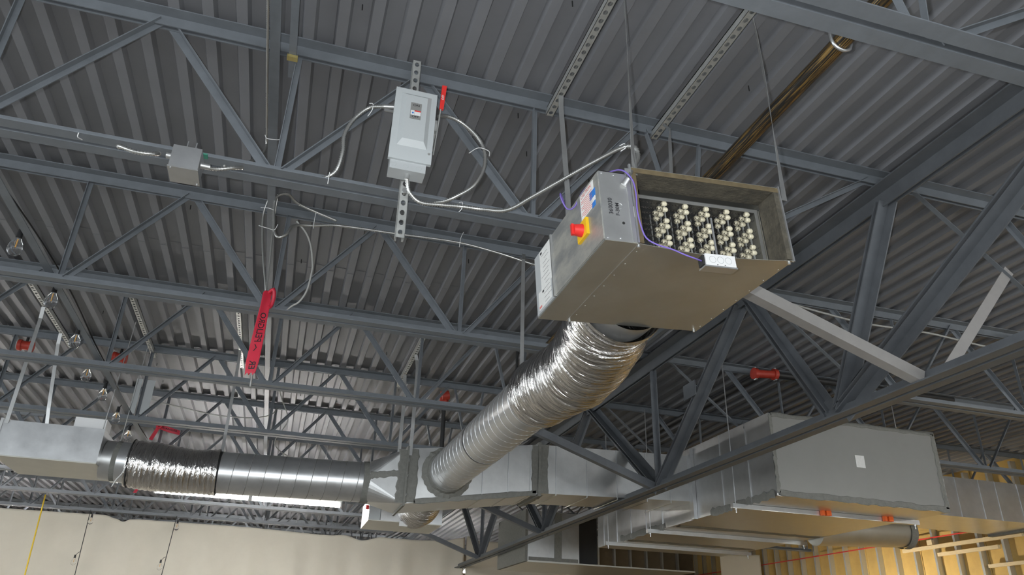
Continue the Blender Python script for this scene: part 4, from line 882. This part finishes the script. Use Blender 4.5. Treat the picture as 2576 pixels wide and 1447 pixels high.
# ------------------------------------------------------------------ curtains
def curtain(xs, y, lab, amp=.05, name='curtain'):
    mb = MB(); X0, X1 = xs[0][0], xs[-1][0]; n = int((X1-X0)/.035); rows = 26; vs_ = []
    ph = [random.uniform(0, 6.28) for _ in range(6)]
    def ztop(x):
        for (a, za), (b, zb2) in zip(xs, xs[1:]):
            if a <= x <= b: u = (x-a)/(b-a); u = u*u*(3-2*u); return za+(zb2-za)*u
        return xs[-1][1]
    for j in range(rows+1):
        v_ = (j/rows)**1.4
        for i in range(n+1):
            x = X0+(X1-X0)*i/n; z = ztop(x)*(1-v_) + (ZF+.02)*v_
            k = min(1, .25+v_*3)
            f_ = amp*k*(.5*math.sin(x*4.1+ph[0]+v_*.9)+.28*math.sin(x*9.7+ph[1]-v_*1.7)+.16*math.sin(x*17+ph[2]+v_*2.5)+.1*math.sin(x*1.3+ph[3]))
            vs_.append((x, y+f_, z))
    fs = [(j*(n+1)+i, (j+1)*(n+1)+i, (j+1)*(n+1)+i+1, j*(n+1)+i+1) for j in range(rows) for i in range(n)]
    o = mb.add(vs_, fs, smooth=True).build(name, 'canvas', None, ((X0+X1)/2, y, ZF)); o.modifiers.new('thick', 'SOLIDIFY').thickness = .002
    return tag(o, lab, 'curtain')
curtain([(-8, 1.85), (-4.3, 1.847), (-2.78, 1.854), (-2.62, 1.81), (-2.49, 1.768), (-2.38, 1.815), (-2.25, 1.824), (-.68, 1.823), (.87, 1.786), (1.14, 1.805), (1.43, 1.737), (1.78, 1.815), (2.28, 1.81), (2.87, 1.825), (3.31, 1.913)], 14.2, 'wide beige canvas curtain closing off the far side of the hall')
curtain([(3.36, 1.95), (3.6, 1.88), (4.4, 1.9), (5.56, 1.9)], 14.25, 'narrower beige curtain panel right of the wide one, behind ducts', .03)
curtain([(8.62, 1.98), (9.1, 1.97), (9.56, 2.0)], 14.2, 'narrow beige curtain strip beside the stud wall', .03)
tag(MB().cyl((-3.66, 13.9, 2.06), (-3.57, 13.9, -.5), .011, 8).build('hanging_rope', 'rope_yellow', None, (-3.6, 13.9, -.5)), 'yellow rope hanging in front of the wide curtain', 'rope')
for i, (x, xb, lab) in enumerate(((-2.955, -2.90, 'left'), (-1.655, -1.75, 'right'))):
    t_ = thing('string_light_strand', (x, 13.9, 1.86), 'black string light strand hanging before curtain, %s of two' % lab, 'string light', 'hanging string light strands')
    MB().cyl((x, 13.9, 1.88), (xb, 13.9, -.6), .006, 6).build('cable_run', 'cable_black', t_)
    for z in (1.72, 1.10, .45, -.2):
        xx = lerp(x, xb, (1.88-z)/2.48); bulb_parts(t_, (xx, 13.89, z+.14), z, -.06 if z < 1.5 else .04)
# timber framing at the stud wall
def timber(lo, hi, lab): return tag(MB().box(lo, hi).build('timber', 'lumber', None, ((lo[0]+hi[0])/2, (lo[1]+hi[1])/2, lo[2])), lab, 'timber', 'timber framing at the stud wall')
timber((9.59, 8.16, 1.648), (9.632, 10.34, 1.70), 'long bare timber rail across the studs at right')
timber((9.59, 8.57, 1.53), (9.632, 9.65, 1.58), 'short bright timber rail below the long one')
timber((9.59, 7.1, 1.295), (9.632, 8.8, 1.34), 'lowest timber rail at the right frame edge')
timber((9.59, 9.71, 1.705), (9.632, 9.81, 1.78), 'small square timber block above the long rail')
# unseen work light, added to brighten the stud wall and timbers
wl = thing('added_work_light', (7.9, 10.2, ZF), 'added unseen work light on a tripod, brightening the stud wall', 'work light')
for k in range(3): MB().cyl((7.9, 10.2, ZF+.75), (7.9+.45*math.cos(k*2.094), 10.2+.45*math.sin(k*2.094), ZF), .012, 8).build('leg', 'rubber', wl)
MB().cyl((7.9, 10.2, ZF+.7), (7.9, 10.2, ZF+1.75), .014, 8).build('pole', 'rubber', wl)
MB().box((7.84, 10.03, ZF+1.75), (7.94, 10.37, ZF+2.02)).build('lamp_head', 'switch_yellow', wl)
MB().box((7.941, 10.05, ZF+1.77), (7.946, 10.35, ZF+2.0)).build('lamp_lens', 'added_work_glow', wl)
